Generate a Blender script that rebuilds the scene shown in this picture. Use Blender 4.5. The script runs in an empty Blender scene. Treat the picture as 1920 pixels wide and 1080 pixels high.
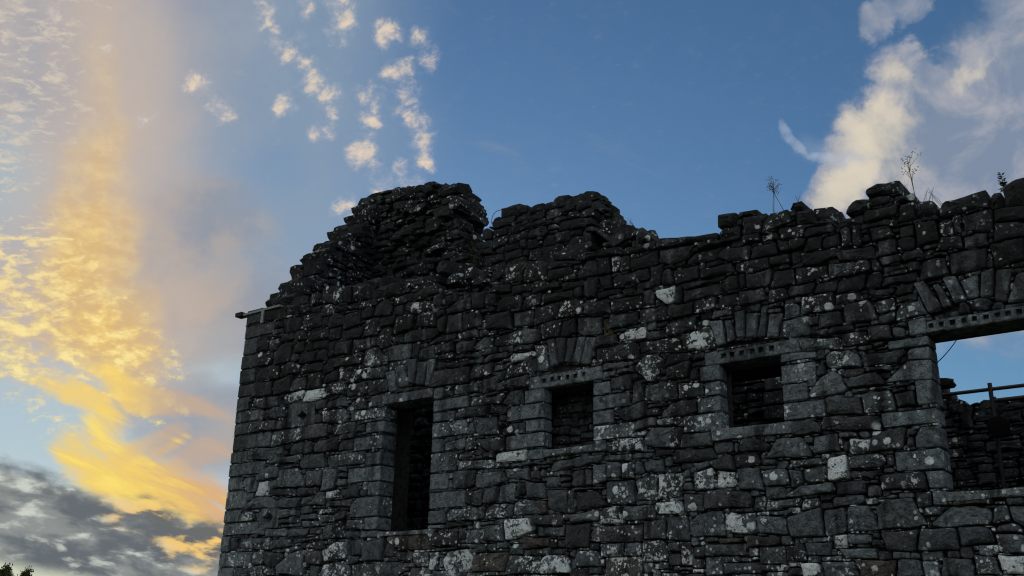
import bpy, bmesh, math, random
import numpy as np
from mathutils import Vector, Matrix

random.seed(11)
np.random.seed(11)
sc = bpy.context.scene
R = math.radians

# ------------------------------------------------------------------ camera
# X runs along the front wall, Y into the building, Z up; metres
FPX = 1900.0                        # focal length in pixels of the 1920 px wide photograph
YAW, PITCH, ROLL = R(-37.4), R(19.4), R(1.24)
_cy, _sy, _cp, _sp = math.cos(YAW), math.sin(YAW), math.cos(PITCH), math.sin(PITCH)
CF = Vector((_sy * _cp, _cy * _cp, _sp))
_r = Vector((_cy, -_sy, 0.0))
_u = _r.cross(CF)
CR = _r * math.cos(ROLL) + _u * math.sin(ROLL)
CU = _u * math.cos(ROLL) - _r * math.sin(ROLL)
CAM = Vector((0.0, -12.0, 1.6))

cam_data = bpy.data.cameras.new('camera')
cam_data.sensor_width = 36.0
cam_data.lens = 36.0 * FPX / 1920.0
cam_data.clip_start = 0.05
cam_data.clip_end = 3000.0
cam = bpy.data.objects.new('camera', cam_data)
sc.collection.objects.link(cam)
cam.matrix_world = Matrix(((CR.x, CU.x, -CF.x, CAM.x), (CR.y, CU.y, -CF.y, CAM.y),
                           (CR.z, CU.z, -CF.z, CAM.z), (0, 0, 0, 1)))
sc.camera = cam


def ray(x, y):
    return CR * ((x - 960) / FPX) - CU * ((y - 540) / FPX) + CF


def on_y(x, y, Y):
    d = ray(x, y)
    return CAM + d * ((Y - CAM.y) / d.y)


def on_x(x, y, X):
    d = ray(x, y)
    return CAM + d * ((X - CAM.x) / d.x)


# ------------------------------------------------------------------ world
SUN_AZ, SUN_EL = -54.0, 5.0        # low behind the building, to the left

world = bpy.data.worlds.new('World')
sc.world = world
world.use_nodes = True
wt = world.node_tree
wt.nodes.clear()


def lin(r, g, b):
    def f(c):
        c /= 255.0
        return c / 12.92 if c <= 0.04045 else ((c + 0.055) / 1.055) ** 2.4
    return (f(r), f(g), f(b), 1.0)


class NT:
    """small helper for building node trees"""
    def __init__(self, nt):
        self.nt = nt

    def new(self, typ, **kw):
        n = self.nt.nodes.new(typ)
        for k, v in kw.items():
            setattr(n, k, v)
        return n

    def put(self, sock, v):
        if isinstance(v, bpy.types.NodeSocket):
            self.nt.links.new(v, sock)
        else:
            sock.default_value = v

    def m(self, op, a, b=None, c=None, clamp=False):
        n = self.new('ShaderNodeMath', operation=op, use_clamp=clamp)
        self.put(n.inputs[0], a)
        if b is not None:
            self.put(n.inputs[1], b)
        if c is not None:
            self.put(n.inputs[2], c)
        return n.outputs[0]

    def vm(self, op, a, b=None, c=None):
        n = self.new('ShaderNodeVectorMath', operation=op)
        self.put(n.inputs[0], a)
        if b is not None:
            self.put(n.inputs[1], b)
        if c is not None:
            self.put(n.inputs[2], c)
        return n.outputs['Value'] if op in ('LENGTH', 'DOT_PRODUCT', 'DISTANCE') else n.outputs[0]

    def ss(self, v, lo, hi, a=0.0, b=1.0):
        n = self.new('ShaderNodeMapRange', interpolation_type='SMOOTHSTEP')
        self.put(n.inputs['Value'], v)
        for k, x in (('From Min', lo), ('From Max', hi), ('To Min', a), ('To Max', b)):
            self.put(n.inputs[k], x)
        return n.outputs[0]

    def ramp(self, v, lo, hi, a=0.0, b=1.0):
        n = self.new('ShaderNodeMapRange')
        self.put(n.inputs['Value'], v)
        for k, x in (('From Min', lo), ('From Max', hi), ('To Min', a), ('To Max', b)):
            self.put(n.inputs[k], x)
        return n.outputs[0]

    def mix(self, f, a, b, mode='MIX'):
        n = self.new('ShaderNodeMix', data_type='RGBA', blend_type=mode)
        self.put(n.inputs['Factor'], f)
        self.put(n.inputs['A'], a)
        self.put(n.inputs['B'], b)
        return n.outputs['Result']

    def noise(self, vec, scale, detail=5.0, rough=0.55, dist=0.0, lac=2.0, color=False):
        n = self.new('ShaderNodeTexNoise')
        n.noise_dimensions = '3D'
        if vec is not None:
            self.put(n.inputs['Vector'], vec)
        n.inputs['Scale'].default_value = scale
        n.inputs['Detail'].default_value = detail
        n.inputs['Roughness'].default_value = rough
        n.inputs['Lacunarity'].default_value = lac
        n.inputs['Distortion'].default_value = dist
        return n.outputs['Color' if color else 'Fac']

    def voro(self, vec, scale, feature='F1', out='Distance', rand=1.0):
        n = self.new('ShaderNodeTexVoronoi', feature=feature)
        if vec is not None:
            self.put(n.inputs['Vector'], vec)
        n.inputs['Scale'].default_value = scale
        n.inputs['Randomness'].default_value = rand
        return n.outputs[out]

    def mapping(self, vec, loc=(0, 0, 0), rot=(0, 0, 0), scale=(1, 1, 1), typ='POINT'):
        n = self.new('ShaderNodeMapping', vector_type=typ)
        self.put(n.inputs['Vector'], vec)
        n.inputs['Location'].default_value = loc
        n.inputs['Rotation'].default_value = rot
        n.inputs['Scale'].default_value = scale
        return n.outputs[0]


def build_sky():
    W = NT(wt)
    A0 = math.degrees(YAW)
    KA = 0.945                                    # degrees of azimuth -> degrees of arc at mid height

    def sky_at(x, y):
        d = ray(x, y).normalized()
        return ((math.degrees(math.atan2(d.x, d.y)) - A0) * KA, math.degrees(math.asin(d.z)))

    sky = W.new('ShaderNodeTexSky', sky_type='NISHITA')
    sky.sun_disc = False
    sky.sun_elevation = R(SUN_EL)
    sky.sun_rotation = R(SUN_AZ)
    sky.altitude = 50
    sky.air_density = 1.0
    sky.dust_density = 0.3
    sky.ozone_density = 3.0
    base = W.vm('MULTIPLY', sky.outputs[0], (SKY_K[0], SKY_K[1], SKY_K[2]))

    tc = W.new('ShaderNodeTexCoord')
    sep = W.new('ShaderNodeSeparateXYZ')
    W.put(sep.inputs[0], tc.outputs['Generated'])
    az = W.m('MULTIPLY', W.m('ARCTAN2', sep.outputs[0], sep.outputs[1]), 57.29578)
    # wrap so that the seam lies straight behind the view
    az = W.m('WRAP', W.m('SUBTRACT', az, A0), 180.0, -180.0)
    a = W.m('MULTIPLY', az, KA)
    e = W.m('MULTIPLY', W.m('ARCSINE', sep.outputs[2]), 57.29578)
    cmb = W.new('ShaderNodeCombineXYZ')
    W.put(cmb.inputs[0], a)
    W.put(cmb.inputs[1], e)
    cmb.inputs[2].default_value = 1.0
    P = cmb.outputs[0]
    D = 1 / 33.4                                  # degrees per photograph pixel, roughly

    # domain warps
    wc = W.noise(P, 0.16, 4, 0.55, color=True)
    warp = W.vm('MULTIPLY_ADD', wc, (4.0, 4.0, 0), (-2.0, -2.0, 0))
    P1 = W.vm('ADD', P, warp)
    wf = W.noise(P, 0.75, 5, 0.6, color=True)
    warp2 = W.vm('MULTIPLY_ADD', wf, (2.2, 2.2, 0), (-1.1, -1.1, 0))
    P2 = W.vm('ADD', P, warp2)

    def blobs(p, lst):
        """union of soft ellipses (x, y, rx, ry, turn, strength) given where the photograph shows them"""
        acc = None
        for x, y, rx, ry, *o in lst:
            rot, amp = (o + [0.0, 1.0][len(o):])
            c = sky_at(x, y)
            cs, sn = math.cos(R(rot)), math.sin(R(rot))
            k1, k2 = 1 / (rx * D), 1 / (ry * D)
            q1 = W.vm('DOT_PRODUCT', p, (cs * k1, sn * k1, -(cs * c[0] + sn * c[1]) * k1))
            q2 = W.vm('DOT_PRODUCT', p, (-sn * k2, cs * k2, -(cs * c[1] - sn * c[0]) * k2))
            q = W.m('MULTIPLY_ADD', q1, q1, W.m('MULTIPLY_ADD', q2, q2, 0.85 * (1 - amp)))
            acc = q if acc is None else W.m('MINIMUM', acc, q)
        return W.ss(acc, 1.0, 0.0)

    def spots(p, lst):
        """union of soft round spots (x, y, radius)"""
        acc = None
        for x, y, r in lst:
            c = sky_at(x, y)
            q = W.m('MULTIPLY', W.vm('DISTANCE', p, (c[0], c[1], 1.0)), 1 / (r * D))
            acc = q if acc is None else W.m('MINIMUM', acc, q)
        return W.ss(acc, 1.0, 0.0)

    def fbm(scale, sx=1.0, sy=1.0, rot=0.0, off=0.0, detail=5, rough=0.58, dist=0.0, p=None):
        cs, sn = math.cos(R(rot)), math.sin(R(rot))
        cb = W.new('ShaderNodeCombineXYZ')
        W.put(cb.inputs[0], W.vm('DOT_PRODUCT', p or P, (cs * sx, sn * sx, off)))
        W.put(cb.inputs[1], W.vm('DOT_PRODUCT', p or P, (-sn * sy, cs * sy, off * 0.7)))
        cb.inputs[2].default_value = off * 1.3
        v = cb.outputs[0]
        return W.noise(v, scale, detail, rough, dist)

    def dens(mask, n, gain, k, lo, hi):
        return W.ss(W.m('MULTIPLY_ADD', W.m('SUBTRACT', n, 0.5), k, W.m('MULTIPLY', mask, gain)), lo, W.m('MULTIPLY_ADD', W.m('POWER', W.m('SUBTRACT', 1.0, mask), 6.0), 3.0, hi))

    col = base
    n_mid = fbm(0.22, off=3.1, detail=6)
    n_fine = fbm(0.8, 1.0, 1.6, off=9.7, detail=6, rough=0.64)
    n_puff = fbm(0.6, 1.0, 1.35, 20, 21.0, 7, 0.68, 0.35)
    n_fib = fbm(0.3, 0.45, 2.2, -24, 31.0, 7, 0.62, 0.5)

    aR = sky_at(850, 300)[0]
    aL = sky_at(420, 300)[0]
    # 1 thin high veil over the sunset half of the sky
    vm_ = W.vm('DOT_PRODUCT', P1, (1, 0.0, 0))
    veil = W.m('MULTIPLY', W.ss(vm_, aR + 0.9, aL + 3.2, 0.0, 0.86), W.ramp(n_mid, 0.3, 0.7, 0.76, 1.12))
    vcol = W.mix(W.ss(a, sky_at(560, 300)[0], sky_at(120, 300)[0]), lin(138, 157, 177), lin(186, 178, 174))
    gap = blobs(P1, [(400, 650, 150, 80, 15, 0.8), (60, 800, 200, 120, -20, 0.9), (520, 320, 170, 110, 0, 0.3), (90, 700, 140, 60, 0, 0.8)])
    veil = W.m('MULTIPLY', veil, W.m('MULTIPLY_ADD', gap, -0.8, 1.0))
    col = W.mix(veil, col, vcol)
    pale = blobs(P1, [(420, 650, 190, 90, 15, 0.8), (70, 800, 260, 150, -20, 0.9), (330, 770, 180, 70, 10, 0.6), (20, 1040, 300, 190, 0, 0.95), (30, 330, 130, 200, 0, 0.5)])
    col = W.mix(W.m('MULTIPLY', pale, 0.85), col, lin(172, 194, 204))
    # rosy grey bank low on the right of the sunset half
    g = dens(blobs(P1, [(350, 560, 360, 190, 10), (390, 790, 260, 140, -25), (380, 430, 240, 170, 0, 0.8)]), fbm(0.16, 0.6, 1.6, 14, 40.0), 1.0, 1.3, 0.2, 1.05)
    col = W.mix(W.m('MULTIPLY', g, 0.78), col, W.mix(W.ss(n_mid, 0.4, 0.6), lin(146, 150, 160), lin(178, 165, 156)))
    peach = blobs(P1, [(215, 330, 200, 460, 0, 0.75), (200, 600, 330, 230, 0, 0.75), (190, 30, 150, 200, 0, 0.6)])
    col = W.mix(W.m('MULTIPLY', peach, 0.62), col, lin(208, 186, 166))

    # 2 upright golden band
    band = blobs(P1, [(185, 190, 80, 260, 2, 0.25), (172, 350, 80, 230, 2, 0.55), (168, 490, 100, 200, -2, 0.92), (205, 610, 140, 110, -30, 0.9)])
    nb = fbm(0.2, 1.9, 0.5, 4, 5.5, 6)
    bd = W.m('MULTIPLY', band, W.ramp(nb, 0.3, 0.65, 0.45, 1.15))
    col = W.mix(W.m('MULTIPLY', bd, 0.86, clamp=True), col, W.mix(W.ss(n_fine, 0.38, 0.68), lin(222, 184, 122), lin(240, 208, 136)))

    # 3 golden field low on the left
    field = blobs(P2, [(95, 640, 230, 100, -10), (210, 640, 170, 90, -25), (10, 560, 170, 90, 0, 0.85), (50, 690, 180, 80, 0, 0.85),
                       (250, 735, 140, 55, -25, 0.95), (150, 540, 100, 110, 0, 0.5)])
    fd = dens(field, n_fine, 0.85, 3.6, 0.3, 1.35)
    fc = W.mix(W.ss(n_fine, 0.45, 0.66), lin(236, 200, 116), lin(254, 234, 158))
    col = W.mix(W.m('MULTIPLY', fd, 0.88), col, fc)

    # 4 rippled small cloudlets
    rip = fbm(1.0, 1.0, 2.2, 10, 14.0, 6, 0.62, 0.4)
    rm = blobs(P1, [(50, 150, 150, 260, 8, 0.85), (40, 300, 120, 150, 0, 0.7), (45, 510, 160, 170, 0), (-70, 400, 150, 480, 0, 0.9), (130, 10, 180, 100, 0, 0.5), (100, 780, 130, 90, 0, 0.5)])
    rd = dens(rm, rip, 0.6, 3.8, 0.36, 1.2)
    col = W.mix(W.m('MULTIPLY', rd, 0.85), col, W.mix(W.ss(e, sky_at(60, 280)[1], sky_at(60, 480)[1]), lin(214, 202, 184), lin(250, 226, 156)))

    # 5 broken string of cream puffs
    pf = spots(P2, PUFFS)
    pd = dens(pf, n_puff, 0.85, 2.9, 0.06, 1.4)
    col = W.mix(W.m('MULTIPLY', pd, 0.92), col, W.mix(W.ss(pd, 0.15, 0.8), lin(190, 186, 190), lin(232, 212, 188)))

    # 6 burning swoosh above the dark bank
    sw = blobs(P1, [(140, 840, 110, 50, -30, 0.85), (240, 890, 190, 80, -28), (340, 940, 190, 90, -27), (430, 985, 190, 75, -24), (190, 790, 90, 70, 0, 0.6), (310, 850, 130, 34, 28, 0.6), (540, 1000, 190, 80, -20, 0.9)])
    sd = dens(sw, n_fib, 1.0, 2.6, 0.16, 1.15)
    scol = W.mix(W.ss(W.vm('DOT_PRODUCT', P, (0.8, 0.6, 0)), W_dot(sky_at(190, 890)), W_dot(sky_at(390, 870))), lin(246, 208, 96), lin(222, 170, 112))
    scol = W.mix(W.ss(n_fib, 0.48, 0.7), scol, lin(255, 226, 110))
    col = W.mix(W.m('MULTIPLY', sd, 0.93), col, scol)
    st = blobs(P1, [(280, 735, 190, 44, -14), (370, 755, 150, 40, -8, 0.85), (300, 825, 150, 40, 24, 0.6), (140, 740, 150, 34, -12, 0.7), (400, 860, 110, 50, 10, 0.6)])
    std = dens(st, n_fib, 1.0, 1.9, 0.15, 1.0)
    col = W.mix(W.m('MULTIPLY', std, 0.85), col, W.mix(W.ss(a, sky_at(200, 740)[0], sky_at(340, 740)[0]), lin(246, 210, 110), lin(196, 170, 148)))

    # 7 slate-grey bank along the horizon on the sunset side
    p0, p1 = sky_at(0, 872), sky_at(400, 975)
    sl = (p1[1] - p0[1]) / (p1[0] - p0[0])
    line = W.m('MULTIPLY_ADD', a, sl, p0[1] - sl * p0[0])
    nd = fbm(0.5, 0.7, 1.4, -8, 61.0, 6, 0.55, 0.2)
    below = W.m('SUBTRACT', line, W.m('MULTIPLY_ADD', nd, 2.2, W.m('SUBTRACT', e, 1.1)))
    left = W.ss(a, sky_at(760, 900)[0], sky_at(440, 900)[0])
    edge = W.m('MULTIPLY', W.ss(below, -0.4, 0.45), left)
    nd2 = fbm(0.8, 0.62, 1.5, -8, 73.0, 6, 0.54, 0.15)
    bcol = W.mix(W.ss(nd2, 0.52, 0.7), W.mix(W.ss(W.m('MULTIPLY_ADD', nd2, 0.5, nd), 0.62, 0.86), lin(96, 102, 108), lin(140, 144, 142)), lin(206, 210, 200))
    gold = W.m('MULTIPLY', blobs(P1, [(320, 985, 170, 44, -24, 0.9), (410, 1005, 120, 50, -20, 0.9)]), W.ss(nd2, 0.48, 0.62))
    bcol = W.mix(gold, bcol, lin(244, 200, 112))
    b0, b1 = sky_at(0, 1046), sky_at(300, 1100)
    sb = (b1[1] - b0[1]) / (b1[0] - b0[0])
    under = W.m('SUBTRACT', W.m('MULTIPLY_ADD', a, sb, b0[1] - sb * b0[0]), W.m('MULTIPLY_ADD', nd2, 0.9, W.m('SUBTRACT', e, 0.45)))
    bcol = W.mix(W.ss(under, -0.2, 0.6), bcol, lin(206, 210, 186))
    col = W.mix(W.m('MULTIPLY', edge, 0.96), col, bcol)

    # 8 big ragged cloud on the right
    nr = fbm(0.26, 1.0, 1.1, 35, 83.0, 7, 0.6, 0.45)
    rc = blobs(P2, [(1660, 270, 130, 130, 0), (1720, 150, 130, 80, -35, 0.85), (1590, 350, 160, 80, 35, 0.95), (1840, 160, 140, 70, 25, 0.9), (1810, 300, 240, 180, 0), (1950, 200, 220, 260, 0),
                    (1650, 30, 80, 55, 40, 0.75), (1700, 10, 70, 60, 0, 0.7), (1910, 30, 100, 90, 0, 0.8), (1740, 380, 270, 110, 0), (2190, 200, 340, 360, 0), (1890, 500, 260, 190, 0, 0.9)])
    rdn = dens(rc, nr, 1.35, 1.9, 0.02, 1.05)
    hook = blobs(W.vm('ADD', P, W.vm('MULTIPLY', warp2, (0.45, 0.45, 0))), [(1470, 246, 12, 30, 18, 0.6), (1492, 274, 46, 14, -42, 0.85), (1540, 296, 60, 14, -12, 0.65), (1590, 300, 60, 30, 4, 0.45), (1520, 280, 90, 50, -20, 0.25)])
    lit = blobs(P2, [(1648, 245, 100, 80, 0, 0.95), (1585, 352, 140, 50, 35, 0.9), (1690, 140, 90, 34, -40, 0.6), (1820, 140, 90, 30, 25, 0.5), (1690, 310, 120, 100, 0, 0.5)])
    lit = W.ss(W.m('MULTIPLY_ADD', W.m('SUBTRACT', nr, 0.5), 1.7, lit), 0.0, 1.25)
    rcol = W.mix(lit, W.mix(W.ss(nr, 0.4, 0.62), lin(128, 142, 164), lin(166, 168, 178)), lin(224, 212, 190))
    col = W.mix(W.m('MULTIPLY', rdn, 0.93), col, rcol)
    col = W.mix(W.m('MULTIPLY', hook, W.ramp(nr, 0.3, 0.65, 0.2, 0.72)), col, lin(184, 194, 208))

    # 9 broken cover beyond the view, made brighter and denser to light the wall
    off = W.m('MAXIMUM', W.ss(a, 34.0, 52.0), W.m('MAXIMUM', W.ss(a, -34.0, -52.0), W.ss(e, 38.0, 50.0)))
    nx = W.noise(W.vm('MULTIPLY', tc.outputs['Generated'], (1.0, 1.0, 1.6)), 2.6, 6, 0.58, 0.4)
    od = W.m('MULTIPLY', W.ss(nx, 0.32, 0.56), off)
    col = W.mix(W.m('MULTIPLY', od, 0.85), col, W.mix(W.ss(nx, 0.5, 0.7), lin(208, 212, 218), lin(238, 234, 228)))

    # nothing but dull ground haze under the horizon
    col = W.mix(W.ss(e, -0.5, -3.0), col, (0.03, 0.032, 0.03, 1))
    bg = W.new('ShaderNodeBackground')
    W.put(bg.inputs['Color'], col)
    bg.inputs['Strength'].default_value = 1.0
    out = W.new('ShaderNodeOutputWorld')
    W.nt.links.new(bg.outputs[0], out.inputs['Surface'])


def W_dot(p):
    return 0.8 * p[0] + 0.6 * p[1]


PUFFS = [(515, 80, 46), (548, 97, 50), (570, 118, 48), (590, 158, 56), (614, 185, 50), (628, 208, 34), (607, 246, 40), (497, 30, 38),
         (645, 40, 46), (628, 66, 36), (575, 12, 46), (640, -4, 52), (722, 64, 44), (785, 68, 40), (735, 142, 44), (762, 130, 42), (697, 184, 42),
         (770, 182, 52), (768, 216, 40), (782, 236, 40), (695, 220, 42), (792, 270, 50), (795, 302, 40), (682, 288, 54), (700, 318, 50), (715, 345, 50),
         (752, 313, 36), (805, 112, 40), (532, 200, 38), (770, 352, 46), (642, 386, 34), (668, 418, 36), (372, 158, 42), (405, 195, 40), (418, 222, 36),
         (280, 228, 32), (100, 30, 34), (200, 100, 30)]
SKY_K = (0.138, 0.15, 0.163)
build_sky()
world.cycles.sampling_method = 'NONE'

sun_data = bpy.data.lights.new('sun', 'SUN')
sun_data.energy = 0.6
sun_data.angle = R(0.6)
sun_data.color = (1.0, 0.62, 0.32)
sun = bpy.data.objects.new('sun', sun_data)
sc.collection.objects.link(sun)
_sd = Vector((math.sin(R(SUN_AZ)) * math.cos(R(SUN_EL)), math.cos(R(SUN_AZ)) * math.cos(R(SUN_EL)), math.sin(R(SUN_EL))))
sun.rotation_euler = _sd.to_track_quat('Z', 'Y').to_euler()

sc.view_settings.view_transform = 'Standard'
sc.view_settings.look = 'None'
sc.view_settings.exposure = 0.0
sc.view_settings.gamma = 1.0
sc.view_settings.use_curve_mapping = False
sc.render.film_transparent = False
sc.cycles.use_denoising = True
sc.cycles.use_adaptive_sampling = True
sc.cycles.adaptive_threshold = 0.015
sc.cycles.adaptive_min_samples = 6
sc.cycles.max_bounces = 4
sc.cycles.diffuse_bounces = 3
sc.cycles.glossy_bounces = 2
sc.cycles.transmission_bounces = 2
sc.cycles.volume_bounces = 0
sc.cycles.filter_width = 1.15

# ------------------------------------------------------------------ materials
def new_mat(name):
    m = bpy.data.materials.new(name)
    m.use_nodes = True
    m.node_tree.nodes.clear()
    T = NT(m.node_tree)
    b = T.new('ShaderNodeBsdfPrincipled')
    o = T.new('ShaderNodeOutputMaterial')
    m.node_tree.links.new(b.outputs[0], o.inputs['Surface'])
    b.inputs['Specular IOR Level'].default_value = 0.3
    return m, T, b


def stone_material():
    """weathered whinstone: mesh attribute 'sv' = lichen, tone, warmth, dressing of each stone"""
    m, T, b = new_mat('weathered_stone')
    geo = T.new('ShaderNodeNewGeometry')
    P = geo.outputs['Position']
    at = T.new('ShaderNodeAttribute')
    at.attribute_name = 'sv'
    sp = T.new('ShaderNodeSeparateColor')
    T.put(sp.inputs[0], at.outputs['Color'])
    lich, tone, warm = sp.outputs[0], sp.outputs[1], sp.outputs[2]
    dress = at.outputs['Alpha']
    n1 = T.noise(P, 4.3, 3, 0.6)
    n2 = T.noise(P, 11.0, 6, 0.68)
    n3 = T.noise(P, 46.0, 4, 0.7)
    # body colour
    body = T.mix(tone, (0.026, 0.033, 0.037, 1), (0.228, 0.280, 0.304, 1))
    body = T.mix(T.m('MULTIPLY', warm, 0.7), body, (0.11, 0.082, 0.055, 1))
    body = T.mix(T.ss(n2, 0.4, 0.66, 0.0, 0.9), body, T.mix(0.72, body, (0.014, 0.016, 0.018, 1)))
    body = T.mix(T.ss(n3, 0.5, 0.72, 0.0, 0.8), body, T.mix(0.6, body, (0.17, 0.19, 0.195, 1)))
    # fine cracks and pits, with crevice shade painted dark into the colour
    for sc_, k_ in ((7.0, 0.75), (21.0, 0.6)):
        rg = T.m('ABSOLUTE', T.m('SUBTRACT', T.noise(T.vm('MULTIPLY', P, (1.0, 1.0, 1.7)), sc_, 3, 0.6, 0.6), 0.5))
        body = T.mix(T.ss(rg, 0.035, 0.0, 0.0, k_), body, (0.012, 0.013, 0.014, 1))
    # black crust running down the face
    st = T.noise(T.vm('MULTIPLY', P, (3.4, 3.4, 0.75)), 1.0, 5, 0.62)
    st2 = T.noise(P, 0.55, 3, 0.5)
    sepP = T.new('ShaderNodeSeparateXYZ')
    T.put(sepP.inputs[0], P)
    high = T.ss(T.m('MULTIPLY_ADD', st2, 2.4, sepP.outputs[2]), 5.4, 8.2, -0.05, 0.15)
    crust = T.ss(T.m('ADD', st, high), 0.46, 0.60, 0.0, 0.9)
    crust = T.m('MULTIPLY', crust, T.m('MULTIPLY_ADD', dress, -0.3, 1.0))
    body = T.mix(crust, body, (0.0075, 0.0085, 0.0092, 1))
    # grey film of small lichen
    film = T.ss(T.noise(P, 6.0, 5, 0.7), 0.56, 0.72, 0.0, 0.5)
    body = T.mix(T.m('MULTIPLY', film, T.ramp(lich, 0.0, 0.6, 0.35, 1.0)), body, (0.20, 0.23, 0.235, 1))
    # crusts of white lichen: rounded patches that merge where a stone carries much of it
    wob = T.vm('MULTIPLY_ADD', T.noise(P, 24.0, 4, 0.65, color=True), (0.05, 0.05, 0.05), (-0.025, -0.025, -0.025))
    Pw = T.vm('ADD', P, wob)

    def spots(scale, lo, hi, gain):
        vn = T.new('ShaderNodeTexVoronoi', feature='F1')
        T.put(vn.inputs['Vector'], Pw)
        vn.inputs['Scale'].default_value = scale
        s2 = T.new('ShaderNodeSeparateColor')
        T.put(s2.inputs[0], vn.outputs['Color'])
        r = T.m('MULTIPLY', T.ss(s2.outputs[0], lo, hi), gain)
        return T.ss(T.m('SUBTRACT', r, vn.outputs['Distance']), -0.02, 0.05)
    patch = T.m('ADD', T.noise(P, 3.2, 3, 0.5), T.m('MULTIPLY', T.m('SUBTRACT', T.noise(P, 16.0, 5, 0.75), 0.5), 1.45))
    big = T.ss(T.m('MULTIPLY_ADD', lich, 0.48, patch), 0.85, 0.91)
    s_a = T.m('MULTIPLY', spots(7.0, 0.55, 1.0, 0.42), T.ss(T.m('MULTIPLY_ADD', lich, 0.55, T.noise(P, 1.9, 3, 0.5)), 0.56, 0.74))
    s_b = T.m('MULTIPLY', spots(19.0, 0.5, 1.0, 0.45), T.ss(T.m('MULTIPLY_ADD', lich, 0.5, T.noise(P, 2.6, 4, 0.55)), 0.52, 0.74))
    lm = T.m('MAXIMUM', big, T.m('MAXIMUM', s_a, s_b))
    lm = T.m('MULTIPLY', lm, T.ss(lich, 0.02, 0.12))
    lcol = T.mix(T.ss(n2, 0.3, 0.7), (0.58, 0.66, 0.67, 1), (0.88, 0.94, 0.94, 1))
    lcol = T.mix(T.ss(n3, 0.5, 0.68), lcol, (0.32, 0.37, 0.36, 1))
    body = T.mix(T.m('MULTIPLY', lm, 0.93), body, lcol)
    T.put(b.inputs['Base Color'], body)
    T.put(b.inputs['Roughness'], T.ramp(n2, 0.3, 0.7, 0.78, 0.97))
    bmp = T.new('ShaderNodeBump')
    bmp.inputs['Distance'].default_value = 0.05
    T.put(bmp.inputs['Strength'], T.ramp(dress, 0.0, 1.0, 0.85, 0.4))
    hgt = T.m('ADD', T.m('MULTIPLY', n2, 1.3), T.m('MULTIPLY_ADD', n3, 0.28, T.m('MULTIPLY', n1, 0.8)))
    hgt = T.m('MULTIPLY_ADD', lm, 0.06, hgt)
    T.put(bmp.inputs['Height'], hgt)
    m.node_tree.links.new(bmp.outputs[0], b.inputs['Normal'])
    return m


def simple_mat(name, c1, c2, scale=8.0, rough=0.85, bump=0.3, metal=0.0, spec=0.3):
    m, T, b = new_mat(name)
    geo = T.new('ShaderNodeNewGeometry')
    n = T.noise(geo.outputs['Position'], scale, 5, 0.65)
    T.put(b.inputs['Base Color'], T.mix(T.ss(n, 0.3, 0.7), (*c1, 1), (*c2, 1)))
    b.inputs['Roughness'].default_value = rough
    b.inputs['Metallic'].default_value = metal
    b.inputs['Specular IOR Level'].default_value = spec
    if bump:
        bp = T.new('ShaderNodeBump')
        bp.inputs['Strength'].default_value = bump
        bp.inputs['Distance'].default_value = 0.03
        T.put(bp.inputs['Height'], n)
        m.node_tree.links.new(bp.outputs[0], b.inputs['Normal'])
    return m


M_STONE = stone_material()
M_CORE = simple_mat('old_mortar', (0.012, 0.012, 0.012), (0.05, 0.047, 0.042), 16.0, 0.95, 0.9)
M_GROUND = simple_mat('rough_grass', (0.03, 0.045, 0.014), (0.075, 0.09, 0.032), 0.8, 0.95, 0.4)
M_IRON = simple_mat('painted_iron', (0.012, 0.012, 0.013), (0.03, 0.026, 0.023), 20.0, 0.55, 0.1, 0.3, 0.5)
M_LEAD = simple_mat('grey_lead', (0.16, 0.17, 0.175), (0.24, 0.25, 0.255), 14.0, 0.6, 0.15, 0.2, 0.4)
M_TIMBER = simple_mat('dark_timber', (0.02, 0.016, 0.012), (0.05, 0.04, 0.03), 14.0, 0.9, 0.4)
M_WEED = simple_mat('weed_green', (0.03, 0.05, 0.018), (0.07, 0.09, 0.035), 30.0, 0.8, 0.0)
M_DRY = simple_mat('dry_stalk', (0.075, 0.06, 0.035), (0.13, 0.105, 0.06), 30.0, 0.85, 0.0)
M_LEAF = simple_mat('tree_leaf', (0.035, 0.05, 0.015), (0.09, 0.10, 0.03), 3.0, 0.75, 0.0)
M_BARK = simple_mat('tree_bark', (0.03, 0.025, 0.02), (0.07, 0.06, 0.048), 12.0, 0.95, 0.6)
M_LAMP = simple_mat('lamp_casing', (0.004, 0.004, 0.0045), (0.008, 0.008, 0.008), 25.0, 0.9, 0.1, 0.0, 0.1)
M_WIRE = simple_mat('old_wire', (0.05, 0.05, 0.05), (0.09, 0.085, 0.08), 25.0, 0.6, 0.0, 0.5)

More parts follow.
